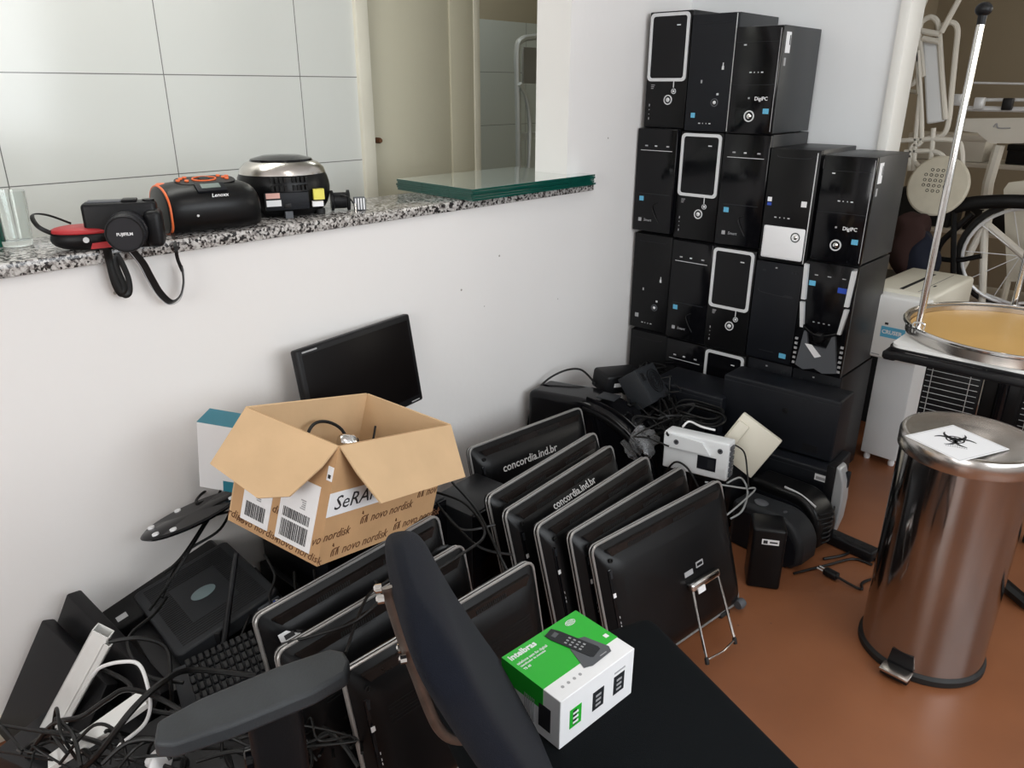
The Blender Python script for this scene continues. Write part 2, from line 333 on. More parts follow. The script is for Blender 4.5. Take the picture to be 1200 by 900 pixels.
def tower(kind,label,loc,w=.177,h=.40,d=.31,rot=(0,0,0),group='black desktop towers stacked in the corner'):
    t=thing('computer_tower',label,'computer tower',loc,rot,group); hw=w/2
    body=MB(); sm=CASEG if kind in('digi','plain2') else CASE
    body.box(-hw,hw,.016,d,.004,h,sm,.002); body.box(-hw+.015,hw-.015,.03,d-.03,0,.006,RUBB); body.build('case_body',t)
    fp=MB(); pm={'frame':SAT,'plain':SAT,'plain2':SLATE,'digi':GLS,'lg':GLS,'white':SAT,'slate':SLATE,'wing':GLS}[kind]
    fp.box(-hw,hw,0,.02,.0,h-.001,pm,.004,2)
    if kind in('plain','plain2'):
        fp.tube([(-hw+.02,-.0,h-.022),(-hw+.03,-.0005,h-.03),(0,-.0005,h-.031),(hw-.03,-.0005,h-.03),(hw-.02,0,h-.022)],.0009,DGREY,n=5)
        sticker(fp,-hw*.62,.055,.017,.017,BLUE if kind=='plain2' else PAPG); led_row(fp,-.005,.028)
        sticker(fp,-hw*.35,.17,.006,.011,PAPG); sticker(fp,hw*.55,.215,.008,.012,SILV); fp.box(hw*.53,hw*.57,-.001,0,.22,.232,SILV)
        sticker(fp,hw*.42,.128,.008,.007,SILV)
        if kind=='plain2': fp.box(hw-.004,hw-.0015,-.0012,.0,.004,h-.004,SILV)
    if kind=='digi':
        for z in (h-.05,h-.185): fp.box(-hw+.005,hw-.005,-.0008,0,z,z+.0012,DGREY)
        sticker(fp,-hw*.55,h-.058,.010,.004,SILV); led_row(fp,.005,h-.145,4,.014)
        fp.text('DigiPC',.017,PAP,T(hw*.40,-.0012,h*.335,90,0,0),bold=.0002); sticker(fp,-.012,h*.34,.006,.006,PAPG)
        sticker(fp,hw*.66,h*.22,.021,.017,BLUE); fp.box(hw-.006,hw-.004,-.001,0,.01,h-.01,PAPG)
    if kind=='lg':
        fp.box(-hw+.018,hw-.018,-.001,0,h-.082,h-.080,SILV); 
        for x,wd in ((-.045,.012),(-.002,.01),(.05,.012)): sticker(fp,x,h-.064,wd,.005,PAPG if abs(x)>.01 else SILV)
        fp.box(-hw+.02,hw-.02,-.0007,0,h*.375,h*.38,DGREY); sticker(fp,-hw*.60,h*.325,.020,.018,BLUE)
        sticker(fp,-hw*.62,.045,.014,.014,PAPG); fp.text('Smart',.015,PAPG,T(-hw*.22,-.001,.045,90,0,0),shear=.2)
        fp.tube([(.03,-.0,.04),(.012,-.003,.07),(0,-.003,.1),(.02,-.002,.115)],.002,SAT,n=6)
    if kind=='white':
        fp.tube([(-hw+.025,0,h-.02),(-hw+.04,-.0008,h-.03),(hw-.04,-.0008,h-.03),(hw-.025,0,h-.02)],.0012,DGREY,n=5)
        led_row(fp,-.018,.155,4,.016); sticker(fp,-hw+.018,.215,.015,.015,PAP); sticker(fp,-hw+.018,.199,.015,.01,BLUED); sticker(fp,hw-.035,.208,.019,.019,PAP)
        fp.box(hw-.012,hw-.009,-.0012,0,.005,h-.01,SILV)
    if kind=='slate':
        for x,z,wd in ((-.055,h-.035,.012),(.05,h-.03,.006),(.064,h-.03,.008)): sticker(fp,x,z,wd,.006,DGREY)
        sticker(fp,-.01,h-.02,.007,.005,PAPG); fp.tube([(-.07,-.0008,h-.105),(-.055,-.0008,h-.115),(.02,-.0008,h-.12),(.066,-.0008,h-.118)],.0014,DGREY,n=5)
        sticker(fp,.045,h-.118,.03,.008,DGREY); sticker(fp,.055,.03,.026,.018,BLUE); fp.box(-.04,.02,-.001,0,.034,.036,DGREY)
    fp.build('front_panel',t)
    if kind=='frame':
        z0=h*.41; H=h-z0-.006; b=MB(); X=T(0,0,z0+H/2)
        b.ringp(rrect(w-.012,H,.016),rrect(w-.034,H-.022,.010),-.004,.001,SILV,X)
        b.tube([(hw*.38,-.002,z0+.002),(hw*.38,-.002,z0-.022)],.0018,SILV,n=6,sm=0); b.build('silver_frame',t)
        g=MB(); g.prism(rrect(w-.034,H-.022,.010),-.0015,.001,GLS,X); g.box(.03,.045,-.0022,-.001,h-.05,h-.046,SILV); g.build('gloss_door',t)
        ring_button(t,hw*.15,h*.25,.0175); ring_button(t,hw*.40,h*.325,.0095,name='reset_button')
        b=MB()
        for i,hh in enumerate((.009,.003,.003,.009)): b.box(-hw+.02,-hw+.023,-.001,0,h*.2-i*.016-hh/2,h*.2-i*.016+hh/2,PAPG)
        for i in range(3): b.box(-hw+.024,-hw+.040-.003*i,-.001,0,h*.375-i*.006,h*.375-i*.006+.0025,PAPG)
        b.build('port_marks',t)
    if kind in('plain','plain2'): ring_button(t,hw*.32,.10,.014,SILV,MGREY)
    if kind=='digi': 
        ring_button(t,-hw*.05,h*.17,.019,CHR,SILV)
        b=MB(); b.box(hw-.0005,hw+.0012,.03,.065,h-.085,h-.02,PAP); b.box(hw,hw+.0015,.055,.062,h-.06,h-.03,INK); b.box(hw,hw+.001,.03,.044,h-.125,h-.1,PAPG); b.build('side_label',t)
    if kind=='white':
        b=MB(); b.box(-hw+.010,hw-.016,-.003,.004,.012,.125,PAP,.006,3); b.build('white_panel',t); ring_button(t,hw*.45,.093,.017,CHR,GLS)
        b=MB(); b.box(hw,hw+.001,.03,.05,h-.06,h-.03,PAPG); b.build('side_label',t)
    if kind=='wing':
        for sx in (-1,1):
            b=MB(); q=[(sx*(hw-.002),h-.01),(sx*(hw-.016),h-.012),(sx*(hw-.022),h-.135),(sx*(hw-.008),h-.135)]; b.prism(q,-.014,.004,SILV)
            q=[(sx*(hw-.006),h-.145),(sx*(hw-.020),h-.145),(sx*(hw-.030),h-.235),(sx*(hw-.018),h-.235)]; b.prism(q,-.014,.004,SILV); b.build('silver_wing',t)
        b=MB(); b.prism([(-.07,.02),(-.055,.15),(-.045,.15),(-.035,.10),(.03,.10),(.045,.15),(.055,.15),(.078,.02),(.03,.008),(.0,.02),(-.04,.008)],-.012,.003,MGREY); b.build('grey_mask',t)
        b=MB(); b.prism([(-.045,.105),(-.02,.105),(.018,.07),(-.003,.06)],-.0145,-.011,PAP); b.build('silver_chevron',t)
        b=MB(); b.tube([(-.07,-.006,.17),(-.03,-.014,.148),(0,-.016,.142),(.03,-.014,.148),(.07,-.006,.165)],.006,GLS,n=8); b.lathe([(.02,0),(.02,.016),(.014,.018)],SAT,T(0,-.001,.135,90,0,0),n=6)
        for sx in (-1,1):
            for i in range(6): b.box(sx*(hw-.009)-.005,sx*(hw-.009)+.005,-.004,0,.02+i*.018,.028+i*.018,PAPG)
        b.build('front_grille',t)
        b=MB(); sticker(b,-hw+.035,h-.075,.022,.017,BLUE,-.003); sticker(b,hw-.04,h-.085,.03,.018,BLUED,-.003)
        for x in (-.045,.0,.05): sticker(b,x,h-.045,.012,.003,PAPG,-.002)
        for i in range(4): sticker(b,-.03+i*.018,.185,.006,.003,PAPG,-.002)
        b.build('sticker_set',t)
    return t
G='black desktop towers stacked in the corner'
tower('frame','black computer tower with silver framed door, at the top left of the corner stack',(.108,-.32,1.256),h=.403)
tower('plain2','tall plain black computer tower in the top row between the silver-framed and DigiPC towers',(.290,-.325,1.250),h=.392)
tower('digi','DigiPC black computer tower in the top row with a grey side and white side label',(.466,-.335,1.249),w=.166,h=.345)
tower('lg','glossy black computer tower against the left wall in the second row of the stack',(.095,-.335,.862),h=.392)
tower('frame','black computer tower with silver framed door in the second row from the top',(.278,-.32,.852),h=.396)
tower('lg','glossy black computer tower with a silver line under the DigiPC tower of the top row',(.460,-.325,.852),h=.396)
tower('white','black computer tower with a white lower front panel and round button',(.643,-.33,.820),h=.388)
tower('digi','DigiPC black computer tower at the right end of the second row, above the silver-winged one',(.828,-.33,.846),w=.17,h=.35)
tower('plain','plain black computer tower with round button by the left wall in the third row',(.100,-.32,.452),h=.398)
tower('lg','glossy black computer tower in the third row, left of the silver-framed one',(.280,-.322,.446),h=.398)
tower('frame','black computer tower with silver framed door in the third row from the top',(.456,-.322,.446),h=.398)
tower('slate','matt blue-black computer tower under the white-panelled one with a blue sticker low on its front',(.636,-.322,.446),h=.370)
tower('wing','black computer tower with silver wings and a grey mask-shaped lower front',(.822,-.335,.446),h=.396,w=.18)
tower('plain','black computer tower at the bottom of the stack against the left wall',(.112,-.325,0),h=.444)
tower('lg','glossy black computer tower with silver line in the bottom row, half hidden behind cables',(.288,-.322,0),h=.440)
tower('frame','black computer tower with silver framed door in the bottom row, half hidden',(.464,-.322,0),h=.440)
tower('slate','dark computer tower in the bottom row beneath the matt blue-black one',(.642,-.31,0),h=.440)
tower('slate','dark computer tower in the bottom row beneath the silver-winged one',(.822,-.31,0),h=.440)
m=MB(); m.tube([(.34,.0,0),(.345,-.03,0),(.375,-.035,0),(.39,-.0,0)],.004,CHR); 
m=MB(); m.lathe([(0,0),(.018,0),(.02,.002),(.016,.004),(0,.004)],SILV,n=20); 
# desktop cases lying on their sides before the stack
def slab_case(label,loc,rot,w,d,h,extra=None):
    t=thing('desktop_case',label,'desktop computer',loc,rot,None)
    m=MB(); m.box(-w/2,w/2,-d/2,d/2,0,h,SLATE,.008,3); m.build('case_body',t)
    m=MB(); m.box(-w/2+.004,w/2-.004,-d/2-.001,-d/2+.012,h-.020,h-.017,DGREY); m.box(w/2-.10,w/2-.05,-d/2-.0015,-d/2,.02,.045,BLK); m.lathe([(.011,0),(.011,.002),(0,.003)],BLK,T(.03,-d/2,h*.65,90,0,0),n=16)
    m.build('side_vent',t)
    if extra:
        m=MB(); extra(m,w,d,h); m.build('paper_label',t)
    return t
slab_case('large black computer case lying on its side before the corner stack',(.775,-.452,.205),(-3,0,3.4),.416,.15,.222,None)
def exl(m,w,d,h):
    m.box(w/2-.055,w/2-.005,-d/2-.002,-d/2,h-.045,h-.022,PAP); m.box(w/2-.05,w/2-.02,-d/2-.0026,-d/2,h-.040,h-.030,PAPG)
slab_case('black computer case on the floor with a small white label, under the large one',(.79,-.475,.0),(0,0,3),.44,.20,.203,exl)
slab_case('black computer case lying low behind the grey network boxes',(.44,-.47,.0),(0,0,2),.30,.20,.35)
# ------------------------------------------------------------------ all in one computers
def aio(label,loc,rot,text=None,stand=False,mirror=False,group='black all-in-one computers standing in a row on the floor',style='port'):
    W,H=.50,.372; loc=(loc[0]+.020,loc[1],loc[2]); t=thing('all_in_one_computer',label,'computer',loc,rot,group)
    f=MB(); f.prism(rrect(W,H,.020),.006,.024,GLS,T(0,0,H/2+.012)); f.build('front_bezel',t)
    s=MB(); s.prism(rrect(W-.04,H-.06,.004),.0235,.0255,SCR,T(0,0,H/2+.018)); s.build('screen',t)
    e=MB(); L=[(x,.006,z+H/2+.012) for x,z in rrect(W,H,.020,4)]; e.tube(L,.0034,TRIM,sm=0,closed=True,n=8); e.tube([(x,.017,z) for x,_,z in L],.0020,TRIM,sm=0,closed=True,n=6); e.build('chrome_trim',t)
    r=MB(); A=rrect(W-.006,H-.006,.018,4); B=rrect(W-.03,H-.05,.03,4); C=rrect(W-.10,H-.12,.035,4); n=len(A)
    vs=[(x,.005,z+H/2+.012) for x,z in A]+[(x,-.012,z+H/2+.008) for x,z in B]+[(x,-.030,z+H/2+.004) for x,z in C]
    fs=[(i,(i+1)%n,n+(i+1)%n,n+i) for i in range(n)]+[(n+i,n+(i+1)%n,2*n+(i+1)%n,2*n+i) for i in range(n)]+[tuple(range(2*n,3*n))]
    r.add(vs,fs,SAT)
    r.prism([(-W/2+.03,H-.004),(W/2-.03,H-.004),(W/2-.055,H-.040),(-W/2+.055,H-.040)],-.0148,-.004,BRB)
    r.build('rear_shell',t,smooth=50)
    v=MB()
    for x0 in (-.15,.02) if style=='port' else (-.12,.06):
        for i in range(16):
            for k in range(2): v.box(x0+i*.0055,x0+i*.0055+.0028,-.0160,-.0140,H-.034+k*.013,H-.024+k*.013,DRK)
    if style!='port':
        for k in range(6): v.box(-.19,.19,-.0312,-.029,H-.085-k*.008,H-.083-k*.008,DRK)
    v.build('vent_slots',t)
    if style in('port','side'):
        p=MB(); X=T(-W/2+.032,-.012,0,0,0,0)
        p.box(-.013,.013,-.006,.010,.04,H-.05,GLS,.003,X=X); p.box(-.009,.009,-.0075,-.004,H-.075,H-.055,DGREY,X=X)
        p.box(-.011,.012,-.0075,-.0055,H-.125,H-.114,PAP,X=X)
        for z in (.19,.175,.165,.12): p.box(-.004,.005,-.0075,-.0055,z,z+.006,SILV,X=X)
        p.build('port_strip',t)
        k=MB(); k.lathe([(.006,0),(.006,.002),(.0035,.0022),(.0035,0)],DRK,T(-W/2+.032,-.0195,H-.03,90,0,0),n=14); k.build('screw_hole',t)
    ft=MB()
    for sx in (-1,1): ft.box(sx*.18-.02,sx*.18+.02,.0,.018,0,.014,RUBB,.003)
    ft.build('rubber_foot',t)
    if text:
        x=MB(); x.text('concordia.ind.br',.036 if text[2]<.3 else .030,PAP,T(*text,90 if text[2]<.3 else 63,0,0),bold=.0003); x.build('lettering',t)
    if stand:
        h=MB(); Q=[(.015,-.034,.168),(.02,-.040,.180),(.125,-.040,.180),(.130,-.034,.168)]
        h.box(.012,.128,-.052,-.030,.160,.182,CHR,.006,3)
        h.tube([(.018,-.045,.168),(-.008,-.072,.09),(-.036,-.105,.010)],.0036,CHR,sm=3); h.tube([(.122,-.045,.168),(.106,-.07,.09),(.080,-.105,.010)],.0036,CHR,sm=3); h.tube([(-.036,-.105,.010),(.022,-.112,.008),(.080,-.105,.010)],.003,CHR,sm=0)
        for x in (-.036,.080): h.lathe([(.006,-.006),(.006,.008),(.004,.012)],RUBB,T(x,-.105,.006),n=10)
        h.build('chrome_stand',t)
        l=MB(); l.box(.03,.058,-.054,-.051,.150,.166,PAP); l.box(.012,.045,-.0315,-.030,.198,.212,PAPG); l.box(.06,.088,-.0315,-.030,.206,.222,PAPG); l.box(.063,.085,-.032,-.0312,.210,.218,BLK); l.build('paper_label',t)
        c=MB(); c.lathe([(0,-.012),(.013,-.012),(.016,0),(.013,.012),(0,.012)],MGREY,T(.235,-.01,.016,0,90,0),n=16); c.build('caster_foot',t)
    if style=='arm':
        h=MB(); h.tube([(.13,-.03,.27),(.18,-.055,.325),(.212,-.066,.318),(.215,-.06,.25)],.013,SAT,flat=(.013,.005),n=10); h.tube([(.235,-.03,.08),(.24,-.07,.15),(.21,-.08,.23),(.14,-.06,.26)],.006,SAT); h.build('hinge_arm',t)
        l=MB(); LX=T(-.190,-.0235,.325,-27,0,0); l.box(-.032,.032,-.001,.001,-.011,.011,SILV,X=LX); l.box(-.022,.0,-.0018,-.001,-.006,.004,INK,X=LX); l.box(.006,.022,-.0018,-.001,-.006,.004,INK,X=LX); l.build('inventory_label',t)
    return t
aio('black all-in-one computer nearest the white wall, concordia.ind.br lettered along its top edge',(.356,-1.271,.0),(-15.4,.4,85),text=(-.045,-.0335,.296))
aio('black all-in-one computer second in the row, between the two concordia-lettered ones',(.575,-1.426,.018),(-13.7,-1.9,92.1),style='side')
aio('black all-in-one computer third in the row, concordia.ind.br lettered on its back',(.660,-1.453,.012),(-14.2,-1.1,92.6),text=(.005,-.0225,.334))
aio('black all-in-one computer with chrome edge, fourth in the row, right after the lettered one',(.775,-1.452,.015),(-13.8,-1.6,90.3))
aio('black all-in-one computer second from the front of the row, behind the chrome-stand one',(.868,-1.427,.008),(-14.4,-.8,87.7))
aio('black all-in-one computer at the front of the row with a chrome wire stand folded out',(.963,-1.422,.0),(-15.6,-2.2,81.4),stand=True)
aio('black all-in-one computer with a silver inventory label, under the overhanging carton',(.575,-2.115,.030),(-10,-2.6,90.0),style='arm',group='black all-in-one computers behind the blue chair')
aio('black all-in-one computer with wide vents between the labelled one and the chair backrest',(.697,-2.145,.012),(-12,-.6,90.5),style='vent',group='black all-in-one computers behind the blue chair')
aio('black all-in-one computer right behind the chair backrest, its ribbed vent along the top',(.822,-2.075,.0),(-9,-2.5,85.5),style='side',group='black all-in-one computers behind the blue chair')
# ------------------------------------------------------------------ leaning monitor
t=thing('flat_monitor','black flat screen monitor leaning askew on the white wall behind the carton','monitor',(.094,-1.757,.494),(-9.3,.2,98.3))
m=MB(); m.box(-.218,.218,-.02,.006,0,.272,BLK,.007,3); m.build('monitor_frame',t)
m=MB(); m.box(-.202,.202,-.0208,-.018,.022,.255,SCR,.001); m.build('screen',t)
m=MB(); m.box(-.16,.16,.004,.035,.04,.23,BLK,.012,3); m.build('back_shell',t)
m=MB(); m.box(-.20,-.15,-.0215,-.0195,.2605,.2645,PAPG); m.box(.165,.2,-.0212,-.0195,.008,.011,PAPG); m.build('brand_mark',t)
# things it rests on (desktop boxes stacked between wall and carton)
def deck(label,loc,rot,w,d,h,name='desktop_case'):
    t=thing(name,label,'desktop computer',loc,rot)
    m=MB(); m.box(-w/2,w/2,-d/2,d/2,0,h,CASE,.006,2); m.build('case_body',t)
    m=MB(); m.box(w/2-.002,w/2+.008,-d/2+.004,d/2-.004,.004,h-.004,GLS,.003); 
    for i in range(5): m.box(w/2+.007,w/2+.0085,-d/2+.03,d/2-.08,.02+i*.012,.024+i*.012,DRK)
    m.build('front_panel',t); return t
deck('black desktop case on the floor under the leaning monitor and the carton',(.185,-1.90,0),(0,0,0),.33,.42,.16)
deck('black desktop case second from the floor under the leaning monitor',(.185,-1.895,.161),(0,0,0),.32,.40,.16)
deck('black desktop case at the top of the pile holding the leaning monitor',(.160,-1.84,.322),(0,0,0),.27,.30,.165)
# ------------------------------------------------------------------ carton
def carton():
    t=thing('cardboard_carton','open brown cardboard carton with white barcode labels, flaps out, on the computer pile','cardboard box',(.403,-2.096,.443),(5.6,15.0,102.8))
    w,d,h,th=.402,.268,.261,.004; X0,Y0=w/2,d/2
    m=MB()
    m.box(-X0,X0,-Y0,-Y0+th,0,h,CARD); m.box(-X0,X0,Y0-th,Y0,0,h,CARDL); m.box(-X0,-X0+th,-Y0+th,Y0-th,0,h,CARD); m.box(X0-th,X0,-Y0+th,Y0-th,0,h,CARDL); m.box(-X0+th,X0-th,-Y0+th,Y0-th,0,th,CARD)
    m.box(-X0+th,X0-th,-Y0+th,-Y0+th+.001,th,h,CARDL); m.box(-X0+th,-X0+th+.001,-Y0+th,Y0-th,th,h,CARDL)
    m.build('carton_body',t,smooth=0)
    # flaps: outline in (u along fold, v outward), hinged at the rim
    def flap(o,ud,vd,pts,mm=CARDL):
        X=frame(o,ud,vd); f=MB(); f.prism(pts,-.002,.002,mm,X,'z'); 
        return f.build('flap',t,smooth=0)
    flap((-X0,0,h),(0,1,0),(-.42,0,-.90),[(-Y0+.002,0),(Y0-.002,0),(Y0+.014,.138),(-Y0+.125,.158),(-Y0+.055,.128),(-Y0+.016,.05)])
    flap((0,-Y0,h),(1,0,0),(0,-.52,-.80),[(-X0+.002,0),(X0-.002,0),(X0-.004,.132),(-X0+.075,.132),(-X0+.03,.06)])
    flap((0,Y0,h),(1,0,0),(0,.6,-.8),[(-X0+.002,0),(X0-.002,0),(X0-.03,.12),(-X0+.03,.12)])
    flap((X0,0,h),(0,1,0),(.5,0,-.86),[(-Y0+.002,0),(Y0-.002,0),(Y0-.02,.12),(-Y0+.02,.12)])
    # prints and labels. right front face (-y): text frames
    p=MB(); yy=-Y0-.0006
    def nn(x,z,s=.03,cut=None): 
        p.text(cut or 'novo nordisk',s,BROWN,T(x,yy,z,90,0,0),th=.0003,shear=.25,sx=.95)
        if not cut or cut=='nov':
            q=T(x-s*3.3,yy,z,90,0,0) if not cut else T(x-s*1.5,yy,z,90,0,0)
            for pa in ([(-.010,-.008,0),(-.008,.006,0),(.008,.008,0),(.010,-.008,0)],[(-.004,-.008,0),(-.003,.004,0)],[(.004,-.008,0),(.006,.004,0),(.012,.01,0)],[(-.010,.018,0),(-.006,.014,0),(-.009,.022,0)]): p.tube(pa,.0012,BROWN,q,n=5,sm=2)
    nn(-.175,.062,.028,'vo nordisk'); nn(-.055,.020); nn(.025,.075); nn(.155,.028); nn(.175,.094,.03,'nov')
    p.build('printed_brand',t,smooth=0)
    p=MB()
    for y,z,tx in ((.045,.016,'novo nordisk'),(-.078,.014,'novo nordisk')): p.text(tx,.024,BROWN,T(-X0-.0006,y,z,90,0,-90),th=.0003,shear=.25)
    p.text('rdisk',.026,BROWN,T(-X0-.0006,.112,.02,90,0,-90),th=.0003,shear=.25); p.text('di',.026,BROWN,T(-X0-.0006,.003,.075,90,0,-90),th=.0003,shear=.25); p.build('printed_brand',t,smooth=0)
    s=MB(); s.box(-X0-.0005,-.02,-Y0-.0012,-Y0,.108,.160,PAP); s.text('SeRAr',.044,INK,T(-.185,-Y0-.0016,.134,90,0,0),th=.0003,shear=.15,bold=0,sx=1.15,align='LEFT'); s.build('white_tape',t,smooth=0)
    for (y0,y1,z0,z1) in ((.015,.098,.020,.130),(-.108,-.008,.018,.165)):
        l=MB(); X=-X0-.0012; l.box(X,-X0,y0,y1,z0,z1,PAP); y=y0+.012; rnd=random.Random(3)
        W=y1-y0
        rows=[(z0+.012,z0+.045)] if W<.09 else [(z0+.010,z0+.048),(z0+.054,z0+.075)]
        for r0,r1 in rows:
            y=y0+.014
            while y<y1-.012:
                a=rnd.choice((.0012,.002,.003)); l.box(X-.0005,X,y,y+a,r0,r1,INK); y+=a+rnd.choice((.0012,.002))
        for i in range(5): l.box(X-.0005,X,y0+.03,y0+.03+rnd.uniform(.008,.016),z0+.055+i*.0045+(.03 if W>.09 else 0),z0+.0575+i*.0045+(.03 if W>.09 else 0),PAPG)
        l.build('barcode_label',t,smooth=0)
    l=MB(); l.box(-X0-.0012,-X0,-.132,-.118,.185,.215,PAP); l.box(-X0-.0018,-X0-.001,-.128,-.121,.19,.198,INK); l.build('small_label',t,smooth=0)
    return t
ct=carton()
MC=T(.403,-2.096,.443,5.6,15,102.8)
m=MB(); m.tube([(-.03,.02,.03),(-.06,.07,.12),(-.03,.10,.2),(.02,.10,.215),(.06,.07,.19),(.05,.03,.12),(.02,.0,.04)],.004,CBL,MC); m.tube([(.0,.0,.02),(.05,.04,.08),(.1,.05,.12),(.16,.06,.15),(.19,.08,.19)],.003,CBL,MC)
single(m,'coiled_cable','black cable looping inside the open cardboard carton','cable')
t=thing('webcam','small chrome and black webcam lying in the open cardboard carton','webcam',MC@V((.045,.045,.175)),(20,15,70))
m=MB(); m.lathe([(0,-.02),(.018,-.02),(.022,-.012),(.022,.014),(.018,.02),(0,.021)],CHR,T(0,0,0,0,90,0),n=24); m.build('metal_barrel',t)
m=MB(); m.box(-.014,.014,-.012,.012,-.175,-.018,BLK,.006); m.lathe([(0,.021),(.015,.021),(.015,.025),(0,.026)],GLS,T(0,0,0,0,90,0),n=20); m.build('clip_foot',t)
# ------------------------------------------------------------------ phone box
t=thing('phone_box','green and white intelbras telephone box lying on the dark chair seat','box',(1.168,-2.176,.4655),(.0,0,85.6))
w,d,h=.172,.129,.092
m=MB(); m.box(-w/2,w/2,-d/2,d/2,0,h,PAP,.0008,1); m.build('box_body',t,smooth=0)
m=MB(); m.box(-w/2,w/2,-d/2+.036,d/2,h,h+.0006,GRN); m.box(-w/2-.0006,-w/2,-d/2+.036,d/2,h-.04,h+.0006,GRN); m.build('green_cover',t,smooth=0)
m=MB(); Z=h+.001
m.text('intelbras',.0165,PAP,T(-w/2+.005,d/2-.012,Z),bold=.0004,align='LEFT'); m.text('telefone sem fio digital',.0072,PAP,T(-w/2+.006,d/2-.029,Z),align='LEFT'); m.text('identificador de chamadas',.0052,PAP,T(-w/2+.007,d/2-.036,Z),align='LEFT'); m.text('TS 40',.0062,PAP,T(-w/2+.007,d/2-.044,Z),align='LEFT')
m.ringp([(.011*math.cos(a),.006*math.sin(a)) for a in [k*PI/12 for k in range(24)]],[(.010*math.cos(a),.005*math.sin(a)) for a in [k*PI/12 for k in range(24)]],0,.0004,PAP,T(.055,d/2-.016,Z),'z')
for k in range(3): m.box(.047,.063,d/2-.019+k*.0025,d/2-.018+k*.0025,Z,Z+.0003,PAP)
m.box(.070,.078,-.018,-.010,Z-.0003,Z,PAP)
for i in range(4): m.lathe([(.0028,0),(.0028,.0003)],PAPG,T(-w/2+.025+i*.013,-d/2+.020,h),n=12)
m.build('lettering',t,smooth=0)
m=MB(); zz=Z-.0002
m.prism([(.006,.002),(.030,.014),(.046,.008),(.058,-.034),(.052,-.044),(.006,-.046),(-.008,-.040)],0,.0006,MGREY,T(0,0,zz),'z')
Hh=T(.020,.012,zz+.0007,0,0,-76); m.prism([(-.045,-.011),(-.030,-.014),(.040,-.013),(.045,-.010),(.045,.012),(.040,.015),(-.030,.013),(-.045,.010)],0,.0006,DGREY,Hh,'z')
for i in range(4):
    for j in range(3): m.box(-.0022,.0022,-.0015,.0015,.0006,.0010,PAPG,X=Hh@T(-.008+i*.009,-.007+j*.007,0))
m.box(-.036,-.028,-.006,.006,.0006,.0010,MGREY,X=Hh); m.box(.030,.045,-.0405,-.0390,.0006,.0010,PAPG,X=T(0,0,zz))
m.build('printed_handset',t,smooth=0)
m=MB(); Y=-d/2-.0006
for x,c in ((-.052,GRN),(.0,DGREY),(.050,DGREY)):
    m=MB(); m.box(x-.013,x+.013,Y,-d/2,.026,.062,c)
    for i in range(3): m.box(x-.006,x+.006,Y-.0004,Y,.032+i*.009,.036+i*.009,PAPG if c is DGREY else PAP)
    if c is GRN: m.box(-.058,-.050,Y-.0003,Y,.030,.058,DGREY)
    m.build('printed_picture',t,smooth=0)
m=MB(); m.box(.038,.064,Y,-d/2,.068,.071,PAPG)
m.box(-w/2-.0007,-w/2,-.045,-.02,.018,.062,INK)
for i in range(6): m.box(-w/2-.0008,-w/2,-.010+i*.004,-.0085+i*.004,.015,.06,PAPG)
m.build('printed_panel',t,smooth=0)
# ------------------------------------------------------------------ blue chair
wx=V((.86,-.51,0)).normalized(); fx=V((-wx.y,wx.x,0))
ang=math.degrees(math.atan2(wx.y,wx.x))
CH=V((1.275,-2.195,0))      # seat centre
t=thing('fabric_chair','dark blue fabric chair seen edge-on, metal bracket behind its backrest, phone box on its seat','chair',CH,(0,0,ang))
m=MB(); m.box(-.235,.235,-.22,.235,.395,.465,FABS,.03,4,T(0,0,0,0,0,9)); m.build('seat',t,smooth=60)
CI=T(CH.x,CH.y,0,0,0,ang).inverted(); co=CI@CP
def onchair(px_,py_,x=0.0):
    d=CI.to_3x3()@ray(px_,py_); q=co+d*((x-co.x)/d.x); return q
CL=smooth_path([onchair(474,676),onchair(492,714),onchair(520,762),onchair(556,816),onchair(596,868),onchair(630,915)],3)
def back():
    m=MB(); rows=[]; n=len(CL)
    for i in range(n):
        s=i/(n-1); e=min(1,i/3.0,(n-1-i)/2.0+.55); e=math.sin(e*PI/2)
        rows.append((.165*(.45+.55*e) if s<.5 else .17*(.6+.4*e),CL[i].y,CL[i].z,.022*e+.010))
    top=CL[0]+(CL[0]-CL[1])*.35; rows.insert(0,(.05,top.y,top.z,.006))
    k=20; vs=[]; fs=[]; n=len(rows)
    for hw,yc,z,th in rows:
        for j in range(k):
            a=2*PI*j/k; c=math.cos(a); q=math.sin(a); x=hw*(abs(c)**.35)*(1 if c>0 else -1)
            vs.append((x,yc+th*(abs(q)**.6)*(1 if q>0 else -1)+.015*(x/.2)**2,z+.01*(1-(x/.2)**2)))
    for i in range(n-1):
        for j in range(k): fs.append((i*k+j,i*k+(j+1)%k,(i+1)*k+(j+1)%k,(i+1)*k+j))
    fs+=[tuple(range(k)),tuple(range((n-1)*k,n*k))]
    m.add(vs,fs,FAB); return m
m=back(); bo=m.build('backrest',t,smooth=180); sb=bo.modifiers.new('s','SUBSURF'); sb.levels=1; sb.render_levels=2
BP=[onchair(*q) for q in ((455,688),(461,712),(474,752),(490,795),(504,832),(516,855),(532,867),(556,868))]
m=MB(); m.tube(BP,.02,mat('bracket_steel',(.24,.21,.19),.38,metal=.8,var=.2,vscale=30),flat=(.0035,.0085),n=10,sm=4); m.build('metal_bracket',t)
m=MB()
for q in (onchair(452,694),onchair(478,764)):
    for dx in (-.010,.012): m.lathe([(.006,0),(.006,.008),(.003,.010)],CHR,T(q.x+dx,q.y-.004,q.z,90,0,0),n=8)
m.build('bolt',t)
m=MB(); m.lathe([(.03,.07),(.03,.385)],BLK,n=16); m.build('gas_post',t)
m=MB()
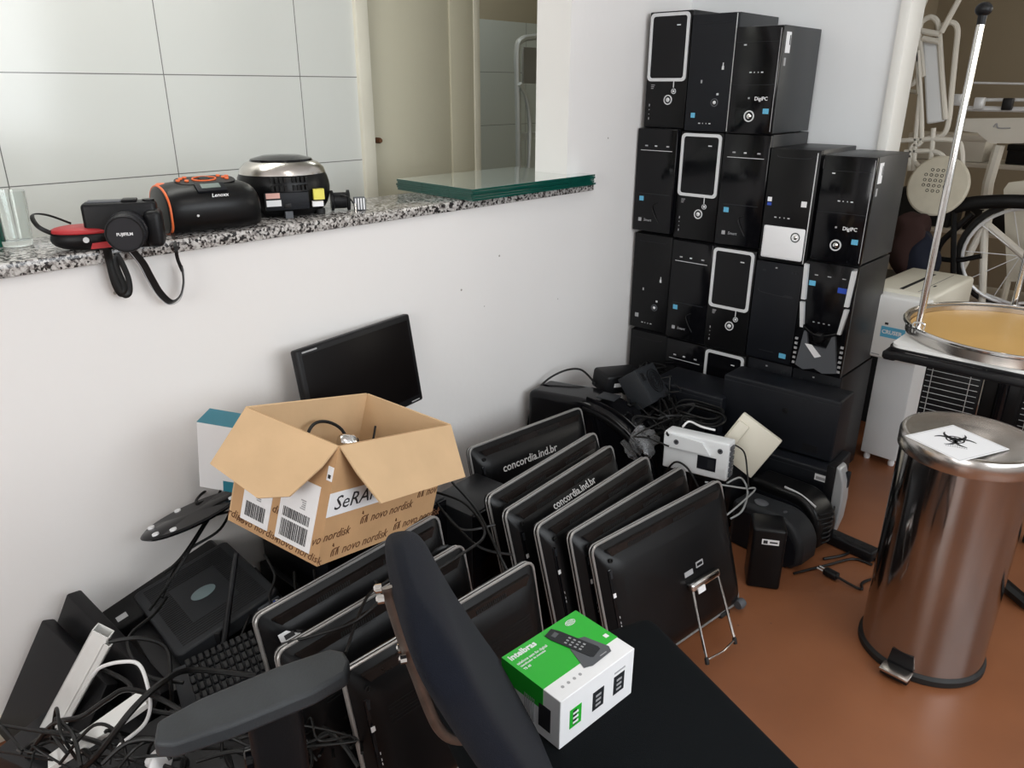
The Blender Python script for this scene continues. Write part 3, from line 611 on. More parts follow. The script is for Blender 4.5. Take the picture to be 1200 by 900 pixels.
for i in range(5):
    a=2*PI*i/5; m.tube([(0,0,.09),(.14*math.cos(a),.14*math.sin(a),.085),(.27*math.cos(a),.27*math.sin(a),.05)],.02,BLK,sm=2); m.lathe([(0,-.012),(.025,-.012),(.025,.012),(0,.012)],BLK,T(.27*math.cos(a),.27*math.sin(a),.025,90,0,90+math.degrees(a)),n=14)
m.build('star_base',t)
# ------------------------------------------------------------------ chair armrest in front
t=thing('office_chair','office chair reaching in with a long worn grey rubber armrest over the cables','chair',(1.17,-2.68,0),(0,0,-24))
MI=T(1.17,-2.68,0,0,0,-24).inverted()
A0=MI@at(180,856,z=.655); A1=MI@at(404,770,z=.655)
dv=(A1-A0); L=dv.length; mid=(A0+A1)/2; X=frame(mid,dv,V((0,0,1)).cross(dv))
m=MB(); half=L/2+.004; pts=[(-half,-.020),(-half+.02,-.034),(-half*.3,-.041),(half*.5,-.040),(half-.012,-.030),(half,-.010),(half,.014),(half-.015,.030),(half*.3,.034),(-half*.5,.028),(-half+.01,.016)]
m.prism(pts,-.026,0,ARM,X,'z'); ao=m.build('armrest_pad',t,smooth=50); b=ao.modifiers.new('b','BEVEL'); b.width=.006; b.segments=3; b.limit_method='ANGLE'
m=MB(); q=mid+dv.normalized()*(.02); m.box(q.x-.026,q.x+.026,q.y-.036,q.y+.036,.34,.632,BLK,.012,3); m.build('arm_post',t)
m=MB(); q2=MI@at(318,893,z=.53); m.lathe([(.016,0),(.016,.008),(.012,.010),(.012,.006),(0,.007)],GLS,frame((q.x+.002,q.y-.036,.545),(1,0,0),(0,0,1)),n=24); m.build('adjust_button',t)
m=MB(); m.tube([(q.x,q.y,.36),(q.x+.05,q.y,.345),(q.x+.2,q.y,.345)],.018,BLK,sm=2); m.build('arm_bracket',t)
m=MB(); m.box(.0,.40,-.30,.12,.36,.43,FABS,.03,3); m.build('seat',t,smooth=60)
m=MB(); m.lathe([(.028,.06),(.028,.36)],BLK,T(.17,-.06,0),n=16)
for i in range(5):
    a=2*PI*i/5; m.tube([(.17,-.06,.07),(.17+.22*math.cos(a),-.06+.26*math.sin(a),.03)],.018,BLK,sm=0)
m.build('star_base',t)
#PART2
# ------------------------------------------------------------------ counter: glass sheets
n0=at(553,236,z=CZ+.001); l0=at(466,222,z=CZ+.001); r0=at(697,216,z=CZ+.001)
yd=(r0-n0); yd.z=0; Ly=yd.length; yd.normalize(); xd=V((-yd.y,yd.x,0)); Lx=abs((l0-n0).dot(xd)); sh=(l0-n0).dot(yd)
GX=M((xd,yd,V((0,0,1)))).transposed().to_4x4(); GX.translation=n0
for i in range(5):
    m=MB(); o=.004*((i*7)%3-1); z=i*.0072
    pts=[(0+o,0),(0+o,Ly-.004*(i%2)),(Lx+o,Ly),(Lx+o,sh*.9)]
    m.prism(pts,z,z+.0064,GG,GX,'z'); m.prism([(x*.998+.0003,y*.998+.0008) for x,y in pts],z+.0064,z+.0067,GT if i==4 else GG,GX,'z')
    pos=['lowest sheet','second sheet from below','middle sheet','second sheet from the top','topmost sheet'][i]
    single(m,'glass_sheet',f'green-edged glass on the granite counter, {pos} of the stack','glass sheet',group='glass sheets stacked on the counter')
# tumbler and bottle
p=at(21,287,z=CZ+.001)
m=MB(); m.lathe([(.0,0),(.029,0),(.031,.01),(.036,.115),(.033,.115),(.028,.012),(0,.010)],GLASSC,n=36); single(m,'glass_tumbler','clear drinking glass at the left end of the granite counter','glass',p)
p=at(-12,289,z=CZ+.001)
m=MB(); m.lathe([(0,0),(.030,0),(.032,.01),(.032,.13),(.012,.17),(.012,.2),(0,.2)],mat('bottle_green',(.01,.10,.07),.15,coat=.4),n=30); single(m,'green_bottle','dark green bottle cut off by the left photo border, beside the drinking glass','bottle',p)
# red pouch
p=at(106,291,z=CZ+.001)
t=thing('camera_pouch','small red and black zipped camera pouch with wrist loop, by the bridge camera','pouch',p,(0,0,66))
m=MB()
def ell(mb,a,b,c,mm,X=None,n=28,k=10,pw=1,z0=-1,z1=1):
    pr=[]
    for i in range(k+1):
        s=z0+(z1-z0)*i/k; ph=s*PI/2; pr.append((max(0.0,math.cos(ph))**pw,math.sin(ph)))
    vs=[(a*r*math.cos(2*PI*j/n),b*r*math.sin(2*PI*j/n),c*z) for j in range(n) for r,z in pr]; kk=k+1
    fs=[(j*kk+i,((j+1)%n)*kk+i,((j+1)%n)*kk+i+1,j*kk+i+1) for j in range(n) for i in range(k)]
    fs+=[tuple(j*kk for j in range(n))[::-1],tuple(j*kk+k for j in range(n))]
    return mb.add(vs,fs,mm,X)
ell(m,.072,.045,.024,BLK,T(0,0,.024),pw=.6); m.build('pouch_body',t)
m=MB(); ell(m,.070,.044,.010,RED,T(0,0,.040),pw=.5,z0=-.2); m.build('red_top',t)
m=MB(); m.prism([(.005,.006),(.055,.008),(.045,.020),(.01,.018)],-.0465,-.035,RED); m.build('red_pocket',t)
m=MB(); m.tube([(-.06,-.01,.035),(-.085,-.02,.055),(-.095,.01,.075),(-.07,.03,.07),(-.03,.03,.05)],.003,CBL,flat=(.005,.0015)); m.build('wrist_loop',t)
m=MB(); m.lathe([(.006,0),(.006,.004),(0,.004)],SILV,T(.0,-.046,.026,90,0,0),n=10); m.build('snap_button',t)
# bridge camera
p=at(152,290,z=CZ+.001)
t=thing('bridge_camera','black bridge camera with a capped lens and strap hanging over the counter edge','camera',p,(0,0,62))
m=MB(); m.box(-.078,.066,-.018,.030,.0,.098,BLK,.010,4); m.box(.040,.074,-.036,.030,.002,.080,BLK,.012,4); m.build('camera_body',t)
m=MB(); m.box(-.066,.0,-.010,.022,.0975,.1005,MGREY,.001); m.box(.0,.03,-.012,.02,.097,.103,BLK,.003); m.lathe([(.012,0),(.012,.007),(0,.008)],SAT,T(.052,0,.094),n=20); m.build('top_dial',t)
m=MB(); X=T(.006,-.018,.042,90,0,0); m.lathe([(.040,0),(.040,.030),(.038,.032),(.038,.060),(.035,.064),(0,.064)],LENS,X,n=40); m.build('lens_barrel',t)
m=MB(); m.ringp([(.036*math.cos(a),.036*math.sin(a)) for a in [2*PI*i/36 for i in range(36)]],[(.0335*math.cos(a),.0335*math.sin(a)) for a in [2*PI*i/36 for i in range(36)]],.0642,.0652,SAT,X,'z'); m.text('FUJIFILM',.0085,PAP,X@T(0,0,.0648),bold=.0002); m.build('lens_cap',t)
m=MB(); q=MI2=(T(p.x,p.y,p.z,0,0,62)).inverted()
def hang(pts,x,**k): return [q@at(a,b,x=x+(c if len(cc)>2 else 0)) for cc in pts for a,b,c in [(*cc,0) if len(cc)<3 else cc]]
m.tube([q@at(118,262,x=-.07)]+[q@at(a,b,x=.034) for a,b in ((122,283),(127,305),(134,332),(142,345),(147,338),(138,315),(136,303),(140,303),(150,325),(152,342),(146,346),(140,335),(131,312),(127,292))],.006,CBL,flat=(.0014,.0062),n=6); m.build('neck_strap',t)
m=MB(); m.tube([q@at(140,284,x=-.03)]+[q@at(a,b,x=.036) for a,b in ((152,292),(166,307),(176,325),(187,343),(200,354),(211,347),(215,330),(213,312))],.008,CBL,flat=(.0115,.0014),n=6); m.tube([q@at(a,b,x=.036) for a,b in ((214,318),(208,303),(206,290))]+[q@at(203,277,x=.00),q@at(200,270,x=-.05)],.004,CBL,flat=(.0045,.0012),n=6); m.build('wide_strap',t)
m=MB(); m.tube([q@at(145,287,x=.0)]+[q@at(a,b,x=.0385) for a,b in ((153,297),(164,311),(173,328),(184,346),(198,357),(211,351),(216,333),(215,315))],.0009,PAPG,n=5); m.build('strap_piping',t)
# boombox
p=at(252,272,z=CZ+.001)
t=thing('boombox','rounded black portable radio with orange buttons and an orange side ring','radio',p+V((-.068,.022,0)),(0,0,82))
BL,BD,BH=.112,.090,.116
def bsec(f,n=36):
    o=[]
    for k in range(n):
        a=2*PI*k/n; c=math.cos(a); q=math.sin(a)
        y=BD*f*(abs(c)**(1.0 if q>0 else .75))*(1 if c>0 else -1); z=(BH/2+(BH/2*(abs(q)**(.85 if q>0 else .5))*(1 if q>0 else -1)))*(.42+.58*f)
        o.append((y,z))
    return o
cs=[2*PI*i/36 for i in range(36)]
m=MB(); st=[-1,-.97,-.90,-.75,-.5,-.2,.1,.4,.65,.82,.93,.98,1]; vs=[]; fs=[]; n=36
for q in st:
    f=(.82+.18*(1-abs(q)**3.0)**.5 if q<0 else .58+.42*max(0,1-q**2.6)**.5) if abs(q)<1 else (.76 if q<0 else .5)
    vs+=[(BL*q,y,z) for y,z in bsec(f)]
for i in range(len(st)-1):
    for k in range(n): fs.append((i*n+k,i*n+(k+1)%n,(i+1)*n+(k+1)%n,(i+1)*n+k))
fs+=[tuple(range(n)),tuple(range((len(st)-1)*n,len(st)*n))]
m.add(vs,fs,SAT); m.build('radio_body',t,smooth=60)
m=MB(); m.tube([(-BL*.955,y,z) for y,z in bsec(.872)],.0028,ORG,sm=0,closed=True); m.build('orange_side_ring',t)
for sx in (-1,1):
    m=MB(); m.box(sx*BL*.84-.014,sx*BL*.84+.014,-.006,.030,.088 if sx<0 else .078,.112 if sx<0 else .096,ORG,.008,3); m.build('handle_end',t)
P_=T(0,-.010,BH-.004,10,0,0)
m=MB(); m.prism(rrect(.14,.066,.03),0,.004,SAT,P_,'z'); m.ringp([(.029*math.cos(a),.019*math.sin(a)) for a in cs],[(.026*math.cos(a),.0165*math.sin(a)) for a in cs],.0035,.0065,ORG,P_@T(0,.006,0),'z'); m.lathe([(.013,0),(.013,.007),(0,.008)],BLK,P_@T(0,.006,0),n=20); m.build('control_panel',t)
for x,y in ((-.052,.016),(-.044,-.004),(-.062,.002),(-.040,.024),(.040,.024),(.048,.010),(.058,.016),(.052,-.002)):
    m=MB(); m.lathe([(.005,.003),(.005,.007),(0,.0075)],ORG,P_@T(x,y,0),n=12); m.build('orange_button',t)
m=MB(); m.box(-.034,.034,-.018,.012,-.004,.0015,SLATE,.001,X=T(-.006,-.0615,.1055,31,0,0)); m.box(-.022,.022,-.008,.008,.0012,.0025,mat('lcd_grey',(.16,.20,.18),.25),X=T(-.006,-.0615,.1055,31,0,0)); m.build('display',t)
m=MB(); m.text('Lenoxx',.013,PAP,T(.006,-.0845,.0870,54,0,0),bold=.0001,shear=.3); m.build('lettering',t)
m=MB(); m.lathe([(.003,0),(.003,.002),(0,.002)],SILV,T(-.052,-.0895,.045,90,0,0),n=8); m.build('jack_socket',t)
# cd radio
p=at(338,252,z=CZ+.001)
t=thing('cd_radio','round black CD radio with silver rim and yellow and pink rear labels','radio',p+V((-.045,.022,0)),(0,0,68)); t.scale=(1.1,1.1,1.12)
m=MB(); ell(m,.112,.100,.066,SAT,T(0,0,.060),pw=.45,n=44,k=14,z0=-.95,z1=.75); m.build('radio_body',t,smooth=60)
m=MB(); m.lathe([(.104,.096),(.100,.108),(.088,.119),(.076,.124),(.072,.122)],STEELT,T(0,0,0)@M.Diagonal((1.0,.92,1,1)),n=44,cap=False); m.build('silver_rim',t)
m=MB(); m.lathe([(.077,.122),(.073,.129),(.045,.136),(0,.138)],GLS,T(0,0,0)@M.Diagonal((1.0,.92,1,1)),n=40); m.build('disc_lid',t)
m=MB(); 
for r_ in range(2):
    for i in range(9):
        if i==4: continue
        m.box(-.045+i*.010,-.039+i*.010,-.103,-.088,.082-r_*.018,.094-r_*.018,DRK)
m.build('rear_grille',t)
m=MB(); m.box(-.062,.040,-.1035,-.090,.020,.060,SLATE,.002); m.box(-.020,-.004,-.105,-.100,.024,.036,BLK,.001); m.build('rear_panel',t)
for nm,x0,x1,z0,z1,mm in (('pink_label',-.060,-.028,.048,.060,PINKL),('white_label',-.060,-.026,.030,.044,PAP),('yellow_label',.052,.078,.040,.064,YEL),('white_label',.048,.074,.024,.036,PAP)):
    m=MB(); m.box(x0,x1,-.1045 if x1<.04 else -.100,-.085 if x1>.04 else -.103,z0,z1,mm); m.build(nm,t)
m=MB(); m.box(-.018,.0,-.098,-.080,.0,.016,MGREY); m.lathe([(.012,0),(.012,.012)],RUBB,T(.075,-.05,0),n=12); m.lathe([(.012,0),(.012,.012)],RUBB,T(-.075,-.05,0),n=12); m.build('plug_foot',t)
# spool and plug
p=at(402,247,z=CZ+.001)
t=thing('cable_spool','small black cable spool with an audio plug beside the round radio','cable spool',p+V((-.01,0,0)),(0,0,60))
m=MB()
m.lathe([(0,-.026),(.028,-.026),(.028,-.019),(.022,-.017),(.022,.017),(.028,.019),(.028,.026),(0,.026)],BLK,T(0,0,.028,0,90,0),n=28); m.build('spool',t)
m=MB(); m.tube([(.0,-.02,.045),(.02,-.035,.04),(.035,-.04,.02)],.002,CBL); m.lathe([(.004,0),(.004,.018),(.002,.019),(.002,.028)],CHR,T(.036,-.040,.022,150,0,0),n=10); m.build('audio_plug',t)
p=at(422,246,z=CZ+.001)
m=MB(); m.box(-.016,.016,-.012,.012,0,.036,MGREY,.002); 
for i in range(4): m.box(-.014+i*.0075,-.010+i*.0075,-.0135,-.011,.003,.034,PAP)
single(m,'connector_block','grey and white striped connector block next to the cable spool','connector',p,(0,0,60))
# folding ladder in the kitchen
t=thing('step_ladder','folded aluminium step ladder leaning in the tiled room beyond the beige door','ladder')
AL=mat('aluminium',(.55,.56,.56),.35,metal=.6)
Lx_=-1.55
m=MB(); m.tube([at(608,210,x=Lx_),at(607,120,x=Lx_),at(606,60,x=Lx_),at(611,47,x=Lx_),at(622,44,x=Lx_),at(640,44,x=Lx_),at(646,60,x=Lx_),at(646,210,x=Lx_)],.014,AL,flat=(.020,.019),sm=4); m.build('outer_frame',t)
m=MB(); m.tube([at(619,210,x=Lx_+.03),at(621,150,x=Lx_+.03),at(617,115,x=Lx_+.03),at(609,98,x=Lx_+.03)],.011,AL,flat=(.016,.014)); m.build('rear_leg',t)
m=MB(); q0=at(613,55,x=Lx_-.02); q1=at(642,98,x=Lx_-.02); m.box(Lx_-.03,Lx_-.015,q0.y,q1.y,q1.z,q0.z,mat('ribbed_step',(.30,.29,.27),.6),.004); m.build('top_step',t)
m=MB(); g=at(607,160,x=Lx_); m.box(Lx_-.02,Lx_+.02,g.y,g.y+.30,g.z-.02,g.z+.02,AL); m.box(Lx_-.03,Lx_+.03,g.y,g.y+.3,0.0,.03,RUBB); m.tube([(Lx_,g.y,.03),(Lx_,g.y,1.2)],.012,AL,sm=0); m.tube([(Lx_,g.y+.28,.03),(Lx_,g.y+.28,1.2)],.012,AL,sm=0); m.build('lower_frame',t)
# ------------------------------------------------------------------ teal box by the wall
t=thing('printed_box','tall white box with a teal printed top wedged between carton and white wall','box',(.085,-2.200,.470),(4,8,38))
m=MB(); m.box(-.050,.050,-.035,.035,0,.185,PAP,.001,1); m.build('box_body',t,smooth=0)
m=MB(); m.box(-.050,.050,-.035,.035,.1851,.1858,TEAL); m.box(.01,.0505,-.0356,-.035,.0,.03,TEAL); m.build('teal_print',t,smooth=0)
m=MB(); 
for i in range(7): m.box(-.0506,-.05,-.025,-.010+.002*(i%3),.03+i*.018,.032+i*.018,PAPG)
m.tube([(-.0508,-.005,.160),(-.0508,-.012,.165),(-.0508,-.010,.155),(-.0508,-.015,.150)],.0012,INK,n=5); m.build('side_print',t,smooth=0)
# ------------------------------------------------------------------ lower left pile
deck('black desktop case lying on the floor under the slotted thin client',(.23,-2.34,0),(0,0,86),.36,.36,.10)
deck('black desktop case in the lower left pile carrying the slotted thin client',(.215,-2.335,.101),(0,0,84),.33,.33,.09)
# thin client
t=thing('thin_client','flat black slotted thin client with a round grey emblem in the lower left pile','computer',(.195,-2.334,.232),(-4.5,-12.6,84.9))
w,d,h=.249,.328,.038
m=MB(); m.prism(rrect(w,d,.016),0,h,DGREY,None,'z'); o=m.build('case_body',t); b=o.modifiers.new('b','BEVEL'); b.width=.006; b.segments=3; b.limit_method='ANGLE'
m=MB()
for i in range(34):
    y=-d/2+.022+i*(d-.044)/33; inn=abs(y)<.088
    segs=[(-w/2+.022,-.058),(.058,w/2-.022)] if inn else [(-w/2+.022,w/2-.022)]
    for a,b in segs: m.box(a,b,y-.0016,y+.0016,h-.001,h+.0007,DRK)
m.build('vent_slots',t,smooth=0)
m=MB(); ell(m,.030,.024,.001,LOGO,T(.0,.0,h+.0008)); m.build('emblem',t)
m=MB(); m.box(w/2-.062,w/2-.006,-d/2-.004,-d/2+.002,.006,.026,MGREY,.004); m.build('front_tab',t)
# oval base plate
t=thing('monitor_base_plate','glossy black oval monitor base with white rubber pads, upturned against the wall','monitor base',at(226,603,x=.105),(-12,-9,84))
m=MB(); X=M.Diagonal((1,.62,1,1)); m.lathe([(0,-.006),(.118,-.006),(.125,0),(.118,.004),(0,.005)],GLS,X,n=48); m.build('plate',t)
for a in (205,235,330,100,150):
    m=MB(); m.lathe([(.008,.004),(.008,.008),(0,.009)],PAP,T(.105*math.cos(math.radians(a)),.062*math.sin(math.radians(a)),0),n=14); m.build('rubber_pad',t)
# flat device behind the thin client
t=thing('flat_player','slim black box with a chrome logo peeking out behind the thin client','player',(.052,-2.36,.202),(0,-14,86))
m=MB(); m.box(-.16,.15,-.05,.085,0,.042,SAT,.012,4); m.build('case_body',t); m=MB(); m.box(-.135,-.11,-.03,-.01,.0418,.043,SILV); m.build('emblem',t)
# dark panels leaning on the wall
def plate(name,label,cat,A,B,D,th,mm,sub=None):
    """slab with corner A, one side towards D, other side towards B"""
    xd=(D-A); yy=(B-A); X=frame(A,xd,yy); W=xd.length; H=yy.dot(X.col[1].xyz.normalized())
    t=thing(name,label,cat); m=MB(); m.box(0,W,0,H,-th,0,mm,.005,2,X); m.build('panel',t)
    m=MB(); m.box(.012,W-.012,.012,H-.012,-.0005,.0012,GLS if mm is not GLS else SAT,0,2,X); m.build('screen',t)
    return t
plate('flat_monitor','black flat panel nearest the lower left corner, leaning against the white wall','monitor',at(64,724,x=.035),at(22,866,z=.02),at(140,800,z=.22),.03,BLK)
plate('flat_monitor','black flat panel leaning beside the slotted thin client, its thick edge up','monitor',at(95,690,x=.045),at(112,790,z=.14),at(205,805,z=.20),.035,BLK)
# pvc ducts
def duct(label,a,b,w,h,off=0):
    d=b-a; X=frame(a,d,V((0,0,1))); L=d.length; m=MB(); th=.0022
    m.box(0,L,-w/2,w/2,-h/2,-h/2+th,WHT,X=X); m.box(0,L,-w/2,w/2,h/2-th,h/2,WHT,X=X); m.box(0,L,-w/2,-w/2+th,-h/2,h/2,WHT,X=X); m.box(0,L,w/2-th,w/2,-h/2,h/2,WHT,X=X)
    return single(m,'plastic_duct',label,'cable duct',group='white plastic ducts')
duct('wider white hollow plastic duct sticking up from the lower left pile',at(121,739,z=.38),at(42,884,z=.04),.036,.024)
duct('thin white plastic duct lying right along the wider one',at(127,754,z=.36),at(52,890,z=.035),.014,.014)
m=MB(); A=at(174,806,z=.33); B=at(62,893,z=.22); C=at(171,838,z=.315); X=frame(B,A-B,C-B); L=(A-B).length
m.prism([(0,-.01),(L*.55,-.002),(L*.95,.004),(L,.045),(L*.45,.035),(0,.02)],-.012,.0,WHT,X,'z'); single(m,'white_cover','long white plastic cover lying under cables at the lower left','plastic cover')
m=MB(); ell(m,.014,.014,.012,WHT,T(*at(27,866,z=.06))); m.lathe([(.008,-.06),(.008,0)],CBLG,T(*at(27,866,z=.06)),n=12); single(m,'plastic_stopper','round white plastic stopper at the foot of the white wall, bottom left','stopper')
# antenna
t=thing('antenna','upright black rod antenna on a square hinge in front of the thin client','antenna')
a=at(262,758,z=.24); b=at(277,648,z=.42); m=MB(); m.tube([a,a.lerp(b,.5),b],[.0075,.0065,.0055],BLK,sm=2,n=10); m.build('rod',t); m=MB(); m.box(-.014,.014,-.012,.012,-.06,.03,BLK,.003,X=T(*(a+V((-.028,.0,.0))),0,0,40)); m.build('hinge',t)
# ribbed keyboard like unit
A=at(208,790,z=.24); B=at(232,828,z=.22); D=at(312,742,z=.27); X=frame(B,D-A,A-B)
t=thing('computer_keyboard','dark grey keyboard lying face up behind the long worn armrest','keyboard'); L=(D-A).length+.04
m=MB(); m.box(-.03,L,-.02,.115,-.018,0,DGREY,.004,2,X); m.build('frame',t)
m=MB()
for r_ in range(5):
    for i in range(13):
        m.box(.0+i*(L-.055)/13,.0+(i+.86)*(L-.055)/13,.008+r_*.023,.027+r_*.023,0,.007,BLK,.002,1,X)
m.build('keys',t)
m=MB(); m.box(L-.045,L-.025,.01,.018,.0,.0012,SILV,X=X); m.build('status_label',t)
# vga plug
A=at(330,711,z=.36); m=MB(); X=T(*A,25,10,60); m.box(-.018,.018,-.008,.008,-.022,.014,BLUED,.002,X=X); m.box(-.014,.014,-.005,.005,.014,.022,SILV,X=X); m.tube([(0,0,-.022),(.0,-.01,-.05),(-.02,-.02,-.08)],.004,CBLG,X)
single(m,'monitor_plug','blue video cable plug lying on the labelled all-in-one computer','plug')
# ------------------------------------------------------------------ centre heap
t=thing('rounded_housing','large glossy black rounded housing with curved ribs by the wall behind the computer row','plastic housing',(.22,-.93,0),(0,0,8))
prof=[(-.19,.0),(.16,.0),(.30,.03)]+[( .30*math.cos(math.radians(a))*1.05+.02,.12+.255*math.sin(math.radians(a))) for a in range(10,91,8)]+[(-.19,.36)]
m=MB(); m.prism(prof,-.05,.10,GLS); o=m.build('shell',t,smooth=50); b=o.modifiers.new('b','BEVEL'); b.width=.022; b.segments=4; b.limit_method='ANGLE'; b.angle_limit=math.radians(50)
for k,(o_,rr) in enumerate(((-.052,.9),(-.03,1.03))):
    m=MB(); m.tube([(.31*rr*math.cos(math.radians(a))*1.03+.02,o_,.12+.25*rr*math.sin(math.radians(a))) for a in range(-5,86,10)],.008,GLS if k else SAT,flat=(.010,.005)); m.build('curved_rib',t)
m=MB(); m.box(.08,.15,-.02,.04,.385,.389,DGREY,.002); m.build('top_plate',t)
t=thing('power_brick','black box-shaped power adapter on top of the cable heap beside the wall','power adapter',at(722,455,x=.24),(5,5,70))
m=MB(); m.box(-.085,.085,-.05,.05,0,.075,BLK,.012,3); m.build('case_body',t); m=MB(); m.box(-.05,-.02,-.0515,-.049,.03,.045,PAP); m.build('paper_label',t)
t=thing('power_supply','grey-faced power supply unit tilted on the cable heap before the towers','power supply',(.40,-.72,.325),(-38,5,98))
m=MB(); m.box(-.077,.077,-.04,.04,0,.134,DGREY,.002); m.build('case_body',t)
m=MB(); m.box(-.070,.070,-.0415,-.039,.006,.128,DGREY,.001); m.build('rear_plate',t)
m=MB()
for k in range(4): m.ringp([((.012+k*.011+.0015)*math.cos(a),(.012+k*.011+.0015)*math.sin(a)) for a in cs],[((.012+k*.011-.0015)*math.cos(a),(.012+k*.011-.0015)*math.sin(a)) for a in cs],0,.003,BLK,T(.018,-.0415,.070,90,0,0),'z')
m.build('fan_grille',t)
m=MB(); m.box(-.062,-.040,-.045,-.040,.085,.115,BLK,.001); m.build('inlet_socket',t)
# black supply boxes under the heap so it rests on something
for i,(x,y,z,w_,d_,h_,a) in enumerate(((.47,-.74,0,.26,.20,.17,6),(.46,-.74,.172,.24,.18,.13,-5),(.70,-.72,0,.16,.22,.18,4))):
    t=thing('desktop_case',['small black case on the floor beneath the cable heap and power supply','small black case second from the floor beneath the power supply','small black case on the floor carrying the grey network boxes'][i],'desktop computer',(x,y,z),(0,0,a))
    m=MB(); m.box(-w_/2,w_/2,-d_/2,d_/2,0,h_,CASE,.005,2); m.build('case_body',t); m=MB(); m.box(-w_/2+.02,w_/2-.02,-d_/2-.003,-d_/2+.002,.02,h_-.02,SAT,.002); m.build('front_panel',t)
# clear plastic bag
m=MB(); rnd=random.Random(5)
n_,k_=26,14; vs=[];fs=[]
for j in range(n_):
    for i in range(k_+1):
        ph=PI*(i/k_-.5); rr=1+.22*math.sin(3*j*2*PI/n_+.6*i)+.16*math.sin(1.3*i+7*j*2*PI/n_)+rnd.uniform(-.07,.07)
        vs.append((.055*rr*math.cos(ph)*math.cos(2*PI*j/n_),.045*rr*math.cos(ph)*math.sin(2*PI*j/n_),.05*rr*math.sin(ph)))
for j in range(n_):
    for i in range(k_): fs.append((j*(k_+1)+i,((j+1)%n_)*(k_+1)+i,((j+1)%n_)*(k_+1)+i+1,j*(k_+1)+i+1))
m.add(vs,fs,BAGM); single(m,'plastic_bag','crumpled clear plastic bag beside the grey network box','plastic bag',at(752,518,z=.27))
# network boxes
t=thing('network_switch','pale grey wall-mount network box with a dark rating label, propped on the heap','network box',(.697,-.905,.225),(-4,-2.1,8.1))
w,h=.218,.128
m=MB(); m.box(-w/2,w/2,-.03,.03,0,h,CREAMW,.006,3); m.build('case_body',t)
m=MB(); m.prism([(-w/2+.004,h-.004),(w/2-.085,h-.012),(w/2-.055,h-.050),(-w/2+.004,h-.050)],-.040,-.028,CREAMW); m.build('raised_cover',t)
m=MB(); m.box(.010,.072,-.0315,-.029,.024,.070,SLATE); m.box(.045,.066,-.0320,-.031,.032,.062,DGREY); m.build('rating_label',t)
for x,z in ((-.062,h-.028),(.082,h-.030)):
    m=MB(); X=T(x,-.041 if x<0 else -.031,z,90,0,0); m.lathe([(.0085,-.002),(.0085,.001),(.005,.001),(.004,-.001),(0,-.001)],MGREY,X,n=18); m.lathe([(.004,-.001),(.003,.002),(0,.002)],INK,X,n=12); m.build('screw_mount',t)
m=MB()
for i in range(6): m.box(w/2-.001,w/2+.006,-.018,.012,.012+i*.018,.025+i*.018,MGREY,.001)
m.build('port_row',t)
t=thing('access_point','cream square plastic box standing on its corner behind the grey network box','network box',(.765,-.79,.235),(-14,28,10))
m=MB(); m.box(-.075,.075,-.014,.014,0,.16,CREAM,.004); m.build('case_body',t)
m=MB(); m.box(-.070,-.030,-.026,-.012,.03,.135,CREAM,.004); m.build('raised_bar',t)
# ------------------------------------------------------------------ ups units
def ups(label,loc,rot,L,W,H,chrome):
    t=thing('battery_backup_unit',label,'battery backup',loc,rot)
    pr=[(-L/2,0),(L/2-.03,0),(L/2,.03)]+[(L/2-.10+.10*math.cos(math.radians(a)),H*.42+H*.58*math.sin(math.radians(a))) for a in range(0,91,10)]+[(-L/2,H*.94)]
    m=MB(); m.prism(pr,-W/2,W/2,DGREY if not chrome else SAT); o=m.build('shell',t,smooth=50); b=o.modifiers.new('b','BEVEL'); b.width=.016; b.segments=4; b.limit_method='ANGLE'; b.angle_limit=math.radians(50)
    m=MB(); m.prism([(x*.86,z*.80+.004) for x,z in pr],-W/2-.003,W/2+.003,SLATE); m.build('side_panel',t)
    if not chrome:
        for x,z,rx in ((-.045,H*.975,4),(.055,H*.94,22)):
            m=MB(); ell(m,.026,.020,.004,MGREY,T(x,-.01,z,0,rx,0)); m.build('push_button',t)
        m=MB()
        for i in range(5): m.box(-L/2+.01+i*.010,-L/2+.015+i*.010,-W/2-.001,-W/2+.02,H*.82,H*.9,DRK)
        m.build('vent_slots',t)
    else:
        m=MB(); m.tube([(-.01,-W*.36,H+.0),(.05,-W*.36,H*.985),(.105,-W*.36,H*.88)],.004,SILV,flat=(.004,.0025)); m.build('chrome_strip',t)
        m=MB()
        for i in range(7): m.tube([(L/2-.012,-W*.4,.035+i*.018),(L/2+.006,0,.04+i*.018),(L/2-.012,W*.4,.035+i*.018)],.003,BLK)
        m.build('front_grille',t)
    return t
ups('grey-topped battery backup unit with two round buttons by the black box on the floor',(.95,-.838,0),(0,0,-6),.255,.105,.165,False)
ups('black battery backup unit with a chrome strip, behind the grey-topped one',(.945,-.70,0),(0,0,-9),.27,.11,.185,True)
t=thing('voltage_stabilizer','small black upright box with a white sticker on the floor before the battery units','voltage stabilizer',(1.000,-1.005,0),(0,0,30))
m=MB(); m.box(-.048,.048,-.048,.048,0,.205,SAT,.010,3); m.build('case_body',t); m=MB(); m.box(-.020,.028,-.0492,-.047,.155,.172,PAP); m.box(-.016,-.004,-.0496,-.049,.158,.169,INK); m.box(.002,.024,-.0496,-.049,.161,.166,INK); m.build('paper_sticker',t)
m=MB(); m.lathe([(.010,0),(.010,.004),(.006,.006),(0,.006)],SILV,T(.048,0,.15,0,90,0),n=14); m.box(.0475,.050,-.02,.02,.02,.07,BLK); m.build('side_switch',t)
t=thing('slim_computer','slim computer with a curved silver front standing on the floor by the black cases','computer',(1.045,-.605,0),(0,0,0))
pr=[(0,.0),(.022,.01),(.034,.07),(.036,.14),(.030,.21),(.014,.255),(0,.262)]
